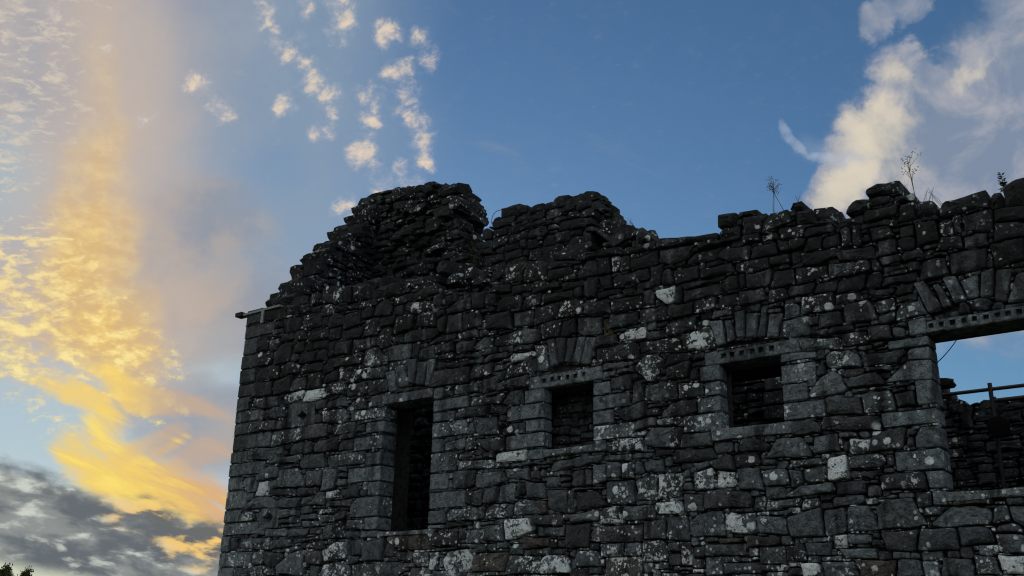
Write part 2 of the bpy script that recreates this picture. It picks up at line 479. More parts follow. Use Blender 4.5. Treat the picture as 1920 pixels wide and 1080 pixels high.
# ------------------------------------------------------------------ the stones of the front wall
# each line: where the close-up starts in the photograph and its enlargement, then the stones seen in it:
# [kind] x0 y0 x1 y1 [cut corners a-d] [*lichen 0-9] or [kind] x y x y x y ... for an odd outline
# kinds: Q quoin, J jamb, V voussoir, H loose stone on the wall head
TRACE = [
    (400, 560, 5.0, '''Q 290 120 445 225; Q 270 240 570 360; Q 250 372 415 525; Q 240 532 425 655; Q 230 662 395 790; Q 220 797 400 920; Q 200 928 325 1052;
485 95 640 190;585 215 660 265;580 280 655 325;660 185 830 310 b;H 700 60 800 150;H 800 50 880 140;H 910 75 1000 130 ab;870 135 1010 265 a*1;1015 190 1085 250;1090 150 1230 245 ab;
1240 150 1370 265;1420 90 1500 190 ab;H 1170 60 1260 120 a;H 1280 35 1360 105*1;1370 15 1480 80*2;1530 30 1690 150 ab;1705 85 1770 150;1800 30 1920 140*2;520 345 610 370;650 350 775 405;780 310 870 395 ab*1;
925 310 1075 390 a;415 385 525 495;530 385 620 470;600 420 750 600 a;760 420 860 510;870 400 945 480;945 400 1085 465;1095 420 1150 540;1155 410 1300 530;1305 390 1470 515*1;
1225 300 1410 395;1420 215 1570 340*2;1580 175 1700 260;1705 170 1880 310*3;1490 350 1560 435;1560 290 1690 440 ab*2;1700 330 1780 400 ab*1;1785 310 1920 390;425 520 545 620*2;730 530 810 585;
810 490 970 620 a;975 505 1070 590;1150 540 1390 630;1040 570 1150 670 a;1430 460 1620 605*4;1620 440 1860 570;1865 430 1920 520;400 640 540 760 a;540 630 640 745;640 615 700 730;700 600 820 710 b*1;
830 610 1040 690;1035 680 1180 780;885 700 1025 810 ab;750 740 880 840 a*1;590 755 750 880;1190 690 1330 760*3;1340 660 1470 745*4;1480 640 1650 740;400 780 540 900;690 880 850 960*5;
860 845 1055 940*8;1070 790 1250 910 a*4;1250 790 1450 920*2;1460 760 1640 890*1;360 940 500 1035 b;500 930 620 1020;960 950 1080 1030;1085 950 1250 1030;1260 935 1415 1040*3;J 1490 920 1610 1010*1;
V 1625 700 1700 670 1730 860 1660 880*1;V 1712 640 1790 620 1840 820 1745 835*2;V 1800 610 1870 585 1895 795 1852 812'''),
    (400, 760, 5.0, '''Q 190 55 460 160*1;Q 180 168 320 270;Q 160 278 545 420;Q 150 428 325 535;Q 140 543 470 660;Q 120 672 265 798;Q 100 806 310 975*1;
475 40 600 120;600 20 700 110*2;340 150 590 245*1;600 160 690 210;965 100 1025 160;1030 30 1285 160 bc*3;J 1305 30 1600 150*5;850 190 1080 310;1085 190 1130 250;1130 180 1320 290*2;1320 190 1415 270 a;J 1435 155 1610 265;
1350 260 1445 295;550 225 850 365*2;325 385 650 505 ac;715 335 930 470 ab;960 310 1180 435 a;1185 340 1310 420 a;J 1310 285 1600 440*2;525 470 780 550 a;820 475 1060 595;1075 435 1415 565*3;
J 1425 430 1600 565;415 585 630 700 a*1;615 600 850 765;670 565 745 590;755 545 810 590;880 610 1020 765;1030 590 1170 760;1185 640 1250 685;1180 590 1260 630;1185 685 1240 735*1;
J 1265 570 1600 720;270 710 310 760;295 680 425 790 ad;395 720 525 835 a*8;530 700 600 765;535 780 775 845 ab;800 775 980 840;1055 800 1190 885 b*9;1195 800 1240 845;1250 770 1370 865 a;
1375 810 1440 850;J 1450 710 1600 845;360 860 580 960 ab;590 870 820 965 a;830 870 930 935*1;930 830 1060 940 a;1065 880 1250 960*1;J 1300 855 1600 1045 a*1;245 995 400 1085 ab*5'''),
    (400, 920, 5.0, '''Q 90 182 255 298;Q 80 306 410 418*2;Q 60 428 160 572;Q 50 582 360 712*4;Q 30 722 185 840;
635 195 760 245;620 250 765 305;830 150 930 225;840 220 895 270*2;985 155 1135 220*4;900 210 980 260;1000 235 1130 285*3;1145 195 1245 275*1;J 1410 245 1600 365;
640 310 835 350*1;835 290 1000 340;1045 310 1210 450 a*2;1220 280 1410 365*2;520 355 680 445*2;710 360 885 440;930 350 1035 415*1;1215 375 1380 440*1;J 1385 370 1590 435;
165 450 240 540;220 430 545 555 a*3;550 455 745 535 a*1;755 440 825 495;830 425 1000 475*1;810 475 1020 565 ad*2;650 535 800 570*2;1030 480 1275 660 a*5;1280 460 1400 605*2;1405 450 1520 480;
1410 490 1600 660;1590 500 1690 590 a;1680 430 2040 575 d~*1;1720 570 1860 640 ad*3;480 570 640 695;640 580 740 625*2;605 580 870 760 a*2;885 575 1020 690;1260 620 1385 700 d*2;
370 580 470 700*2;190 730 270 800*2;280 710 570 800 ab*3;900 710 980 800;985 680 1110 800*4;1115 670 1285 800 ab*4;1290 690 1500 800*4;1510 690 1760 800*2'''),
    (400, 320, 3.4286, '''H 765 770 850 850*4;H 900 740 990 830*2;H 1010 730 1215 810 a;H 1220 690 1335 745*4;H 690 790 760 850 a;855 745 905 830;1170 770 1250 850 ab*3;1300 765 1430 830 a'''),
    (760, 520, 5.0, '''0 20 150 100*4;100 115 300 205 a;0 220 260 340*3;265 180 360 290;360 170 440 260;390 230 640 345 a;610 160 765 300 a;765 165 845 260;850 195 1080 300 a*1;1090 165 1300 280;
1310 130 1580 240;1585 105 1670 180;1465 15 1680 110 ad;1190 60 1455 155;985 60 1180 175 a*1;820 60 1010 140 a*1;1690 20 1820 165;310 305 385 365;300 360 390 520 ad~;385 350 530 510;535 330 725 490;
110 310 300 480 a*1;0 370 100 490*3;710 280 840 330;770 330 990 495;1000 285 1200 470*1;1205 260 1405 435*1;1415 400 1500 250 1600 205 1670 225 1665 345 ~*3;1690 240 1920 340;0 510 190 600;
195 480 300 560;235 540 490 620 a;485 520 550 565*8;550 490 690 570;690 495 770 545*1;840 520 1085 635*4;1110 480 1265 595 a;1270 440 1470 560*2;1475 430 1600 550;1610 370 1850 520;1775 490 1850 545;
660 560 820 680 a;460 600 660 700;290 630 450 720*1;140 640 290 745 a;0 640 130 740;1030 640 1220 690;890 645 990 690;320 725 480 770*2;490 700 720 760*1;750 730 970 780;980 695 1215 770 ab*8;
310 780 500 850;500 770 720 820;620 810 835 955 a*2;835 830 910 870*1;940 780 1250 920*3;850 890 935 955;V 15 770 115 760 90 1000 45 990;V 120 795 210 790 180 1005 100 1005;V 210 780 300 765 225 1015 180 1020;
285 870 610 830 600 985 240 1030;480 1000 690 1080*2;695 930 850 1070;870 940 1150 1050 a*2;5 1015 165 1070 ab;
V 1215 640 1330 630 1350 860 1260 885*4;V 1320 590 1405 570 1440 815 1355 840;V 1410 570 1505 565 1490 800 1440 800;V 1515 570 1600 560 1555 800 1495 800;V 1610 560 1690 555 1630 805 1550 800;V 1700 565 1795 565 1730 820 1640 810;
1760 680 1960 655 1960 790 1745 825;1815 570 1950 640'''),
    (760, 720, 5.0, '''J 240 40 370 140;J 275 130 590 245;J 270 255 450 345;J 260 350 580 495*3;J 255 505 355 640;J 250 640 495 825*4;J 245 835 405 995;370 80 455 110;610 110 750 200*4;750 110 905 190*3;
910 65 1080 195 a;780 70 850 105;855 75 920 110;505 230 780 320 a*1;785 205 940 290 ab*1;890 280 940 345;890 360 940 385;660 310 880 470 a*1;585 385 655 450;905 380 1110 480 a*1;
665 490 920 640*1;370 530 560 620*1;560 520 660 610*3;500 640 710 690*2;750 655 835 690;845 625 1130 725*8;830 755 985 800 a*4;990 740 1100 785;500 710 830 800*3;1110 720 1370 770*1;1270 755 1350 800;
450 820 660 970*1;665 820 955 960*1;955 790 1175 920 c*1;410 920 450 975;1165 820 1290 880;1335 830 1380 750 1640 695 1645 775;1655 700 1815 750;1280 805 1320 850;
J 1130 60 1290 180;J 955 190 1290 340 a*1;J 1130 330 1290 455;J 955 460 1290 610*1;J 1165 610 1310 700'''),
    (880, 560, 3.4286, '''J 795 530 905 615;J 795 615 1030 710 b;J 797 715 925 810;J 797 800 1060 910*6'''),
    (760, 880, 5.0, '''J 235 190 555 370;J 230 385 380 510;J 220 520 370 580;575 190 720 345;750 170 865 310;865 160 1035 310*1;1040 135 1120 260;1130 95 1300 270*1;1320 60 1455 165;1465 75 1560 120;1480 130 1565 165;
1575 40 1680 165*1;1690 30 1755 130;1465 25 1540 65;1760 -10 1890 140*1;1600 160 1870 210;1310 185 1530 390;1530 185 1610 385*1;1615 210 1880 355;375 370 680 490 a*3;680 350 750 445;760 330 945 480*5;1025 285 1275 430 a*3;
955 330 1020 420*1;1275 300 1340 400~;375 495 590 530;700 480 800 520;220 600 500 715*3;500 570 560 640*3;545 565 730 690*3;740 535 930 650 a*2;930 450 1195 640*8;1200 430 1470 515*2;1205 540 1480 610*2;
1110 635 1340 720~*2;1490 540 1720 700;1735 510 1920 690 a*2;1560 410 1810 500;280 715 600 745*2;380 770 620 970 abcd*6;990 820 1280 950 a*3;1250 740 1340 800*3;640 790 940 930~*2;0 760 65 845*2'''),
    (880, 320, 3.4286, '''230 615 355 715*3;370 590 495 720 ab*2;510 575 700 630 ab;500 640 650 700;700 580 830 680 ab;H 705 515 980 560;830 580 900 660;590 540 660 575;160 730 270 780 a*1;590 700 735 760 ab;410 725 585 790;740 700 840 800'''),
    (1120, 400, 5.0, '''H 240 265 560 360 a;H 570 250 690 245 1140 180 1140 235 575 345;H 1140 130 1340 215 ac;H 350 180 400 140 520 220 515 265 350 265;H 0 335 230 385;H 1125 0 1310 120;
310 350 555 520;590 350 910 300 850 430 690 480 585 460;970 245 1320 310;870 340 1160 460 ac;1155 300 1420 460 ad*1;1445 290 1700 410;1030 430 1160 490;125 400 210 540*4;
20 430 130 570;210 400 305 540;740 445 830 500;700 520 940 475 950 620 720 680*1;985 485 1260 585 a;1310 440 1600 540*1;1605 390 1850 500*1;1385 545 1640 670 a;1615 530 1845 680 a;1700 250 1790 340;1800 260 1920 340*1;
310 530 470 590;470 500 630 690;640 540 710 650;130 570 470 690*2;805 620 1170 710;800 690 1170 820;1170 600 1330 710;1335 590 1400 680;590 705 740 840*8;740 715 800 840;475 680 560 705*8;
430 740 530 860;140 790 430 940*2;0 840 150 940*1;1130 735 1320 880*1;1335 730 1580 840;1600 710 1800 830*1;930 810 1120 920*3;660 850 925 960;390 880 640 1010;130 950 400 1040*1;1730 850 1890 960*2;
1800 680 1920 790;1620 890 1725 935;1620 840 1730 875;1100 900 1280 950;1420 860 1520 910;1855 500 1920 630;H 1315 -20 1500 30;1380 20 1550 180 a*1;1560 0 1790 140 a*1;1390 200 1530 280;1530 200 1690 250*2;1710 140 1920 240*2;0 580 130 680;0 690 220 770;230 710 330 770;
V 1285 925 1385 905 1385 1160 1300 1165;V 1395 945 1500 930 1490 1160 1395 1165;V 1540 870 1600 860 1575 1165 1505 1165*1;V 1610 945 1740 935 1690 1170 1590 1160'''),
    (1120, 600, 5.0, '''V 1055 15 1180 5 1215 230 1130 245;V 1185 5 1270 0 1310 190 1220 215*3;1710 170 1740 10 1960 -40 1985 140*3;660 15 920 125 a*3;210 85 470 200 a*5;15 150 200 240;
810 100 1110 275*6;390 190 790 320*4;0 245 370 400*2;60 390 310 460 a;190 440 340 500;350 355 625 545 abcd*3;640 310 890 400 a*1;900 330 985 380;895 385 990 440;680 425 875 555*2;885 490 950 560;135 490 325 665;
60 485 165 565 a;330 515 375 560;320 570 445 755*1;450 575 740 755*2;460 540 660 575;750 590 1010 740*4;J 1010 575 1165 705*1;J 960 430 1160 570;J 950 720 1175 865*3;J 815 880 1185 1030*5;210 770 470 920 ad;475 765 630 825;
475 830 580 900*1;610 770 945 885 a*1;360 930 555 1025;570 905 780 985*3;705 970 800 1015'''),
    (1360, 560, 3.4286, '''J 355 350 570 410;J 360 410 600 540*1;J 370 540 520 665;J 372 650 650 770*3'''),
    (1120, 800, 5.0, '''120 115 430 250 a*5;475 30 785 195 a*2;335 40 440 95*4;440 150 475 200;805 80 1065 185 c;120 270 330 310*2;350 245 500 280*1;560 225 700 260;705 195 1110 335 a;1135 170 1285 255;1290 175 1330 240;1335 140 1590 245 ab;
1570 300 1680 125 1900 110 2000 280;1080 275 1280 420 a;1280 260 1540 380*1;1540 310 1660 350;930 335 1030 370;-40 330 90 540*2;90 340 220 480*3;220 360 350 480*4;360 355 445 420 abcd;445 320 630 430 a;650 290 700 350;
95 510 355 740*3;360 470 590 700*4;575 400 820 650*6;800 430 860 480;810 480 880 520;820 530 900 590;890 420 1115 590 d*5;1135 415 1310 560*8;1320 400 1560 570*1;1560 410 1790 540*5;1790 410 1920 540*2;
1010 600 1440 780*1;1420 680 1595 770 a*3;1595 680 1920 765*2;810 630 1000 790*2;560 690 800 820*6;250 730 560 880 a*2;40 750 250 900*4;430 850 640 1060 a*2;640 840 860 1040*3;880 800 1215 1040 a*2;1205 825 1510 1010*6;
1530 850 1770 1010*2;1640 790 1805 820;0 900 420 1060*3;1160 1030 1350 1075~*2;1440 1030 1700 1100*1'''),
    (1480, 330, 5.0, '''H 720 50 1020 185 a*2;H 535 360 540 310 600 235 800 180 950 170 920 250 700 330*1;H 965 155 1165 245*1;H 0 230 110 320 a;H 1405 390 1410 300 1440 245 1840 120 1870 280 1480 385*1;H 1875 145 1995 290*1;H 60 305 215 445;
H 240 410 400 460 ab;H 445 370 700 460 a;715 300 1030 415*1;1030 255 1180 415*1;H 1185 230 1390 380 b*1;1260 385 1410 420;670 425 920 490 a;950 430 1160 470;0 490 130 590*2;145 450 395 570;590 490 690 640;
690 500 745 545;710 560 755 600;760 490 1010 600 b*1;1060 475 1170 560;1180 430 1410 600;1410 410 1535 570*2;1550 450 1630 560;1640 360 1920 540;0 610 160 690*1;165 590 300 690;305 560 470 690;475 520 590 650*1;
480 665 835 790;845 590 1010 730 a;1020 580 1180 680;1240 610 1340 655;1380 570 1640 700*3;1640 560 1860 690;145 700 465 810;0 720 130 830*1;830 730 1040 835;1050 720 1250 800;1380 720 1500 770;1510 690 1860 870;
65 830 370 970*3;375 800 780 940*1;780 790 850 890;900 830 1080 900 a;1110 820 1220 900;1220 780 1470 950*1;870 910 1220 1015;445 940 730 1070 a;735 930 860 1050;250 980 430 1080 a;0 1000 220 1120;1270 960 1370 1000;
H 1990 120 2100 40 2230 10 2230 270 2020 290;1930 300 2200 420;1930 440 2200 600;1900 620 2200 800*1'''),
    (1480, 530, 5.0, '''V 1170 10 1260 -10 1430 240 1310 290*3;V 1335 30 1400 10 1530 220 1440 245*1;V 1440 -40 1560 -60 1660 160 1550 190*2;V 1600 -10 1760 -75 1770 130 1690 150;V 1800 -90 1920 -140 1910 120 1795 135;
J 1115 340 1280 495;J 915 520 1290 620;J 1130 600 1320 720 a;J 905 930 1110 735 1345 720 1350 900*1;J 1165 915 1370 1140 a;135 130 430 270*3;430 110 660 205*2;525 185 795 380;820 165 1000 270*3;1000 120 1180 190;770 60 990 140;
1000 30 1170 90;845 275 1015 370;1020 190 1285 340 a*1;290 260 500 420;745 385 970 560*1;980 430 1090 520 a;1030 360 1105 420;630 390 740 435;655 440 735 470;415 420 600 475 a;510 480 740 590*4;135 510 480 630*4;240 445 345 475;
220 480 340 515*3;340 645 660 820 ab*4;690 640 1030 765;660 590 780 615;800 570 885 600 ab;820 605 915 635;545 800 725 855 ab;730 785 945 840;620 640 680 665;255 780 350 860 a;200 700 330 735;195 850 540 1060 ab*1;
575 850 880 990 abd;590 1010 710 1045;880 950 1130 990;960 990 1070 1030;1600 215 1705 275 ab;1715 180 1890 240 abcd;1900 185 1990 245 ab'''),
    (1360, 320, 3.4286, '''V 1735 640 1845 630 1805 840 1730 830;V 1870 670 1970 640 1930 835 1815 848;V 1985 640 2090 620 2060 820 1945 835'''),
    (1480, 730, 5.0, '''J 890 170 1390 355*1;J 1175 340 1425 550 a;J 985 565 1440 765*3;J 1290 760 1460 935*1;J 1340 945 1480 1060*1;840 790 1280 960*2;355 70 665 210 a;700 20 1005 210*3;1015 25 1195 150;655 50 705 110;350 250 865 400*1;
770 375 1105 575*1;1105 385 1170 435;1115 445 1165 510;45 310 280 405 ab;280 290 350 330;570 460 765 590*9;500 500 560 550~;650 390 760 440*2;470 405 640 455;230 430 500 590;110 460 235 560;25 650 270 720*3;
340 660 570 850 a*9;165 730 350 860*4;585 610 890 760*4;900 635 985 715;885 730 1000 785;600 760 860 840 cd*3;455 850 720 960*2;0 890 450 990*2;765 840 830 870;875 985 1015 1020;1010 970 1160 1010;1175 960 1330 1075;740 890 870 990*2'''),
    (1480, 880, 4.3636, '''725 320 800 250 1010 240 1125 450 1000 475 740 490*1;500 310 640 320 720 490 500 500*1;250 330 440 510 a*1;20 340 290 520 ab;1085 300 1280 420 a*3;1150 455 1310 310 1500 300 1660 330 1655 450 1250 475;
1665 320 1810 440;1815 330 1950 430 d;1070 490 1390 630*1;1400 470 1680 600;1700 530 1920 690*2;760 520 1060 650*1;675 520 760 570;680 575 745 615*4;480 540 670 590;1720 450 1870 510*1;380 215 600 290*1;120 250 220 310*7;0 250 110 310;
1730 730 1920 840*8;1520 740 1700 830*4;140 780 250 870*7;1100 780 1220 870*3;580 750 870 870~*2;900 770 1090 873;1280 760 1500 860*2;280 760 560 860*2;0 640 130 740*2;150 620 330 690*1;460 650 690 740;1350 270 1620 300~'''),
]

# ------------------------------------------------------------------ helpers for masonry
COL = sc.collection
rnd = random.random
uni = random.uniform


def link(o, parent=None, kind=None, label=None, cat=None, group=None):
    COL.objects.link(o)
    if parent is not None:
        o.parent = parent
    for k, v in (('kind', kind), ('label', label), ('category', cat), ('group', group)):
        if v:
            o[k] = v
    return o


def empty(name, loc, **kw):
    o = bpy.data.objects.new(name, None)
    o.location = loc
    o.empty_display_size = 0.3
    return link(o, **kw)


def mesh_obj(name, verts, faces, mat, parent=None, sv=None, smooth=None, loc=None, **kw):
    """verts in world space; the object's origin goes to loc (default: their centre)"""
    V = np.array([tuple(v) for v in verts], dtype=float)
    c = Vector(V.mean(0)) if loc is None else Vector(loc)
    me = bpy.data.meshes.new(name)
    me.from_pydata((V - np.array(c)).tolist(), [], faces)
    if sv is not None:
        a = me.color_attributes.new('sv', 'FLOAT_COLOR', 'POINT')
        arr = np.array(sv, dtype=np.float32)
        if arr.ndim == 1:
            arr = np.tile(arr, (len(V), 1))
        a.data.foreach_set('color', arr.ravel())
    if smooth is not None:
        me.polygons.foreach_set('use_smooth', [True] * len(me.polygons))
        me.set_sharp_from_angle(angle=smooth)
    me.materials.append(mat)
    me.update()
    o = bpy.data.objects.new(name, me)
    par = kw.get('parent', parent)
    if par is not None:
        off = Vector((0, 0, 0))
        q = par
        while q is not None:
            off += q.location
            q = q.parent
        o.location = c - off
    else:
        o.location = c
    kw.pop('parent', None)
    return link(o, parent=par, **kw)


class Bag:
    """collects many small pieces into one mesh"""
    def __init__(self):
        self.v, self.f, self.s = [], [], []

    def add(self, verts, faces, sv=(0, 0.3, 0, 0)):
        n = len(self.v)
        self.v.extend(tuple(x) for x in verts)
        self.f.extend([tuple(i + n for i in f) for f in faces])
        self.s.extend([sv] * len(verts))

    def build(self, name, mat, parent=None, smooth=None, **kw):
        return mesh_obj(name, self.v, self.f, mat, parent, self.s, smooth, **kw)


def clip(poly, n, d):
    out = []
    L = len(poly)
    for i in range(L):
        a, b = poly[i], poly[(i + 1) % L]
        da, db = n[0] * a[0] + n[1] * a[1] - d, n[0] * b[0] + n[1] * b[1] - d
        if da <= 0:
            out.append(a)
        if (da < 0 < db) or (db < 0 < da):
            t = da / (da - db)
            out.append((a[0] + (b[0] - a[0]) * t, a[1] + (b[1] - a[1]) * t))
    return out


def hull(pts):
    pts = sorted(set(pts))
    def half(ps):
        h = []
        for p in ps:
            while len(h) > 1 and (h[-1][0] - h[-2][0]) * (p[1] - h[-2][1]) - (h[-1][1] - h[-2][1]) * (p[0] - h[-2][0]) <= 1e-9:
                h.pop()
            h.append(p)
        return h
    a, b = half(pts), half(pts[::-1])
    return a[:-1] + b[:-1]                       # counter-clockwise


def edges_n(poly):
    r = []
    for i in range(len(poly)):
        a, b = poly[i], poly[(i + 1) % len(poly)]
        dx, dy = b[0] - a[0], b[1] - a[1]
        l = math.hypot(dx, dy)
        if l > 1e-6:
            n = (dy / l, -dx / l)
            r.append((n, n[0] * a[0] + n[1] * a[1]))
    return r


def area(p):
    return 0.5 * sum(p[i][0] * p[(i + 1) % len(p)][1] - p[(i + 1) % len(p)][0] * p[i][1] for i in range(len(p)))


def cen(p):
    return (sum(q[0] for q in p) / len(p), sum(q[1] for q in p) / len(p))


def bbox(p):
    return (min(q[0] for q in p), min(q[1] for q in p), max(q[0] for q in p), max(q[1] for q in p))


def inside_mask(poly, U, V):
    m = np.zeros(U.shape, bool)
    n = len(poly)
    j = n - 1
    for i in range(n):
        xi, yi = poly[i]
        xj, yj = poly[j]
        if yi != yj:
            c = ((yi > V) != (yj > V)) & (U < (xj - xi) * (V - yi) / (yj - yi) + xi)
            m ^= c
        j = i
    return m


class Stone:
    def __init__(s, kind, poly, lich=0.0, warm=0.0, fixed=False, solid=True):
        s.kind, s.poly, s.lich, s.warm, s.fixed, s.solid = kind, poly, lich, warm, fixed, solid
        s.bb = bbox(poly)
        s.px = 0.0


def fit_stones(stones, grow, joint):
    """grow each outline towards its neighbours and part them with straight joints"""
    cell = 0.7
    grid = {}
    for i, s in enumerate(stones):
        for gx in range(int(math.floor((s.bb[0] - .1) / cell)), int(math.floor((s.bb[2] + .1) / cell)) + 1):
            for gy in range(int(math.floor((s.bb[1] - .1) / cell)), int(math.floor((s.bb[3] + .1) / cell)) + 1):
                grid.setdefault((gx, gy), []).append(i)
    near = [set() for _ in stones]
    for ids in grid.values():
        for i in ids:
            near[i].update(ids)
    E = [edges_n(s.poly) for s in stones]
    res = []
    for i, s in enumerate(stones):
        if not s.solid:
            res.append(None)
            continue
        g = 0.004 if s.fixed else grow
        b = s.bb
        P = [(b[0] - 1, b[1] - 1), (b[2] + 1, b[1] - 1), (b[2] + 1, b[3] + 1), (b[0] - 1, b[3] + 1)]
        for n, d in E[i]:
            P = clip(P, n, d + g)
        for k in near[i]:
            if k == i:
                continue
            t = stones[k]
            if t.bb[0] > b[2] + 0.12 or t.bb[2] < b[0] - 0.12 or t.bb[1] > b[3] + 0.12 or t.bb[3] < b[1] - 0.12:
                continue
            best = None
            for n, d in E[i]:
                lo = min(n[0] * q[0] + n[1] * q[1] for q in t.poly)
                if best is None or lo - d > best[0]:
                    best = (lo - d, n, d, lo)
            for n, d in E[k]:
                lo = min(n[0] * q[0] + n[1] * q[1] for q in s.poly)
                if lo - d > best[0]:
                    best = (lo - d, (-n[0], -n[1]), -lo, -d)
            gap, n, da, db = best
            if t.fixed and not s.fixed:
                m = db - (joint if t.solid else 0.0)
            elif s.fixed and not t.fixed:
                m = da + 0.004
            else:
                m = 0.5 * (da + db) - joint
            if m < da + g:
                P = clip(P, n, m)
                if len(P) < 3:
                    break
        res.append(P if len(P) >= 3 and area(P) > 0.0009 else None)
    return res


def soften(poly, r, jit, seg):
    """round the corners, break long edges, roughen"""
    # drop very short edges first
    q = [p for i, p in enumerate(poly) if math.dist(p, poly[i - 1]) > 0.012]
    if len(q) < 3:
        q = poly
    out = []
    n = len(q)
    for i in range(n):
        a, p, c = q[i - 1], q[i], q[(i + 1) % n]
        la, lc = math.dist(a, p), math.dist(p, c)
        ra, rc = min(r * uni(.5, 1.5), la * .38), min(r * uni(.5, 1.5), lc * .38)
        p1 = (p[0] + (a[0] - p[0]) * ra / la, p[1] + (a[1] - p[1]) * ra / la)
        p2 = (p[0] + (c[0] - p[0]) * rc / lc, p[1] + (c[1] - p[1]) * rc / lc)
        out += [p1, p2]
        k = int((lc - rc) / seg)
        for t in range(1, k + 1):
            f = t / (k + 1)
            e = (c[0] * f + p2[0] * (1 - f), c[1] * f + p2[1] * (1 - f))
            nx, ny = (c[1] - p[1]) / lc, -(c[0] - p[0]) / lc
            j = uni(-jit * 1.6, jit * .5)
            out.append((e[0] + nx * j, e[1] + ny * j))
    return [(p[0] + uni(-jit, jit) * .4, p[1] + uni(-jit, jit) * .4) for p in out]


def stone_geo(poly, fr, prot, depth, bev, bulge, tilt, r, jit, seg=0.16, inner=True):
    o = soften(poly, r, jit, seg)
    c = cen(o)
    n = len(o)
    tx, ty = uni(-tilt, tilt), uni(-tilt * 1.3, tilt)
    size = math.sqrt(max(1e-4, area(poly)))
    bev = min(bev, size * .18)

    def w(p, extra=0.0):
        return prot + max(-.05, min(.05, tx * (p[0] - c[0]) + ty * (p[1] - c[1]))) + extra

    def sc_(p, k):
        return (c[0] + (p[0] - c[0]) * k, c[1] + (p[1] - c[1]) * k)

    def inset(p, d):
        l = math.dist(p, c)
        k = max(.5, 1 - d / max(l, 1e-4))
        return sc_(p, k)
    V, F = [], []
    for p in o:
        V.append(fr(p[0], p[1], -depth))
    for p in o:
        V.append(fr(p[0], p[1], w(p, -bev * uni(.9, 1.6))))
    for p in o:
        q = inset(p, bev * uni(.7, 1.5))
        V.append(fr(q[0], q[1], w(q, uni(-.3, .3) * bulge)))
    rings = 3
    if inner:
        for p in o:
            q = sc_(p, uni(.42, .6))
            V.append(fr(q[0], q[1], w(q, bulge * uni(.1, 1.2))))
        rings = 4
    V.append(fr(c[0], c[1], w(c, bulge * uni(.3, 1.2))))
    for k in range(rings - 1):
        for i in range(n):
            j = (i + 1) % n
            F.append((k * n + i, k * n + j, (k + 1) * n + j, (k + 1) * n + i))
    L = rings * n
    for i in range(n):
        F.append(((rings - 1) * n + i, (rings - 1) * n + (i + 1) % n, L))
    return V, F


def block_geo(c, ax, ay, az, rough=0.12, rot=None):
    """an irregular broken block about c with half-axes ax, ay, az (vectors)"""
    V, idx = [], {}
    for i in (-1, 0, 1):
        for j in (-1, 0, 1):
            for k in (-1, 0, 1):
                if i == j == k == 0:
                    continue
                z = abs(i) + abs(j) + abs(k)
                s = {1: 1.0, 2: .97, 3: .86}[z]
                p = c + ax * (i * s + uni(-rough, rough)) + ay * (j * s + uni(-rough, rough)) + az * (k * s + uni(-rough, rough))
                idx[(i, j, k)] = len(V)
                V.append(p)
    F = []
    for axis in range(3):
        for sgn in (-1, 1):
            for p in (-1, 0):
                for q in (-1, 0):
                    def key(a, b):
                        t = [0, 0, 0]
                        t[axis] = sgn
                        t[(axis + 1) % 3], t[(axis + 2) % 3] = a, b
                        return idx[tuple(t)]
                    f = [key(p, q), key(p + 1, q), key(p + 1, q + 1), key(p, q + 1)]
                    F.append(tuple(f if sgn > 0 else f[::-1]))
    return V, F


def box_geo(a, b):
    x0, y0, z0 = a
    x1, y1, z1 = b
    V = [(x0, y0, z0), (x1, y0, z0), (x1, y1, z0), (x0, y1, z0), (x0, y0, z1), (x1, y0, z1), (x1, y1, z1), (x0, y1, z1)]
    F = [(0, 3, 2, 1), (4, 5, 6, 7), (0, 1, 5, 4), (1, 2, 6, 5), (2, 3, 7, 6), (3, 0, 4, 7)]
    return V, F


def core_runs(bag, fr, poly, holes, w0, w1, du=0.06, dv=0.1, shrink=0.04):
    """fill an outline (minus rectangular holes) with bars of rubble core between depths w0 and w1"""
    b = bbox(poly)
    nu, nv = int((b[2] - b[0]) / du), int((b[3] - b[1]) / dv)
    us = b[0] + (np.arange(nu) + .5) * du
    vs = b[1] + (np.arange(nv) + .5) * dv
    U, V = np.meshgrid(us, vs)
    m = inside_mask(poly, U, V) & inside_mask(poly, U, V + dv * .5 + shrink)
    for h in holes:
        m &= ~((U > h[0]) & (U < h[2]) & (V > h[1]) & (V < h[3]))
    for r in range(nv):
        row = m[r]
        i = 0
        while i < nu:
            if row[i]:
                k = i
                while k < nu and row[k]:
                    k += 1
                u0, u1 = b[0] + i * du, b[0] + k * du
                for h in holes:                      # meet the openings exactly
                    if h[1] < vs[r] < h[3]:
                        if abs(u1 - h[0]) < du:
                            u1 = h[0]
                        if abs(u0 - h[2]) < du:
                            u0 = h[2]
                v0, v1 = b[1] + r * dv, b[1] + (r + 1) * dv
                c8 = [fr(u0, v0, w0), fr(u1, v0, w0), fr(u1, v1, w0), fr(u0, v1, w0), fr(u0, v0, w1), fr(u1, v0, w1), fr(u1, v1, w1), fr(u0, v1, w1)]
                bag.add(c8, [(0, 1, 2, 3), (5, 4, 7, 6), (4, 5, 1, 0), (1, 5, 6, 2), (2, 6, 7, 3), (4, 0, 3, 7)])
                i = k
            else:
                i += 1


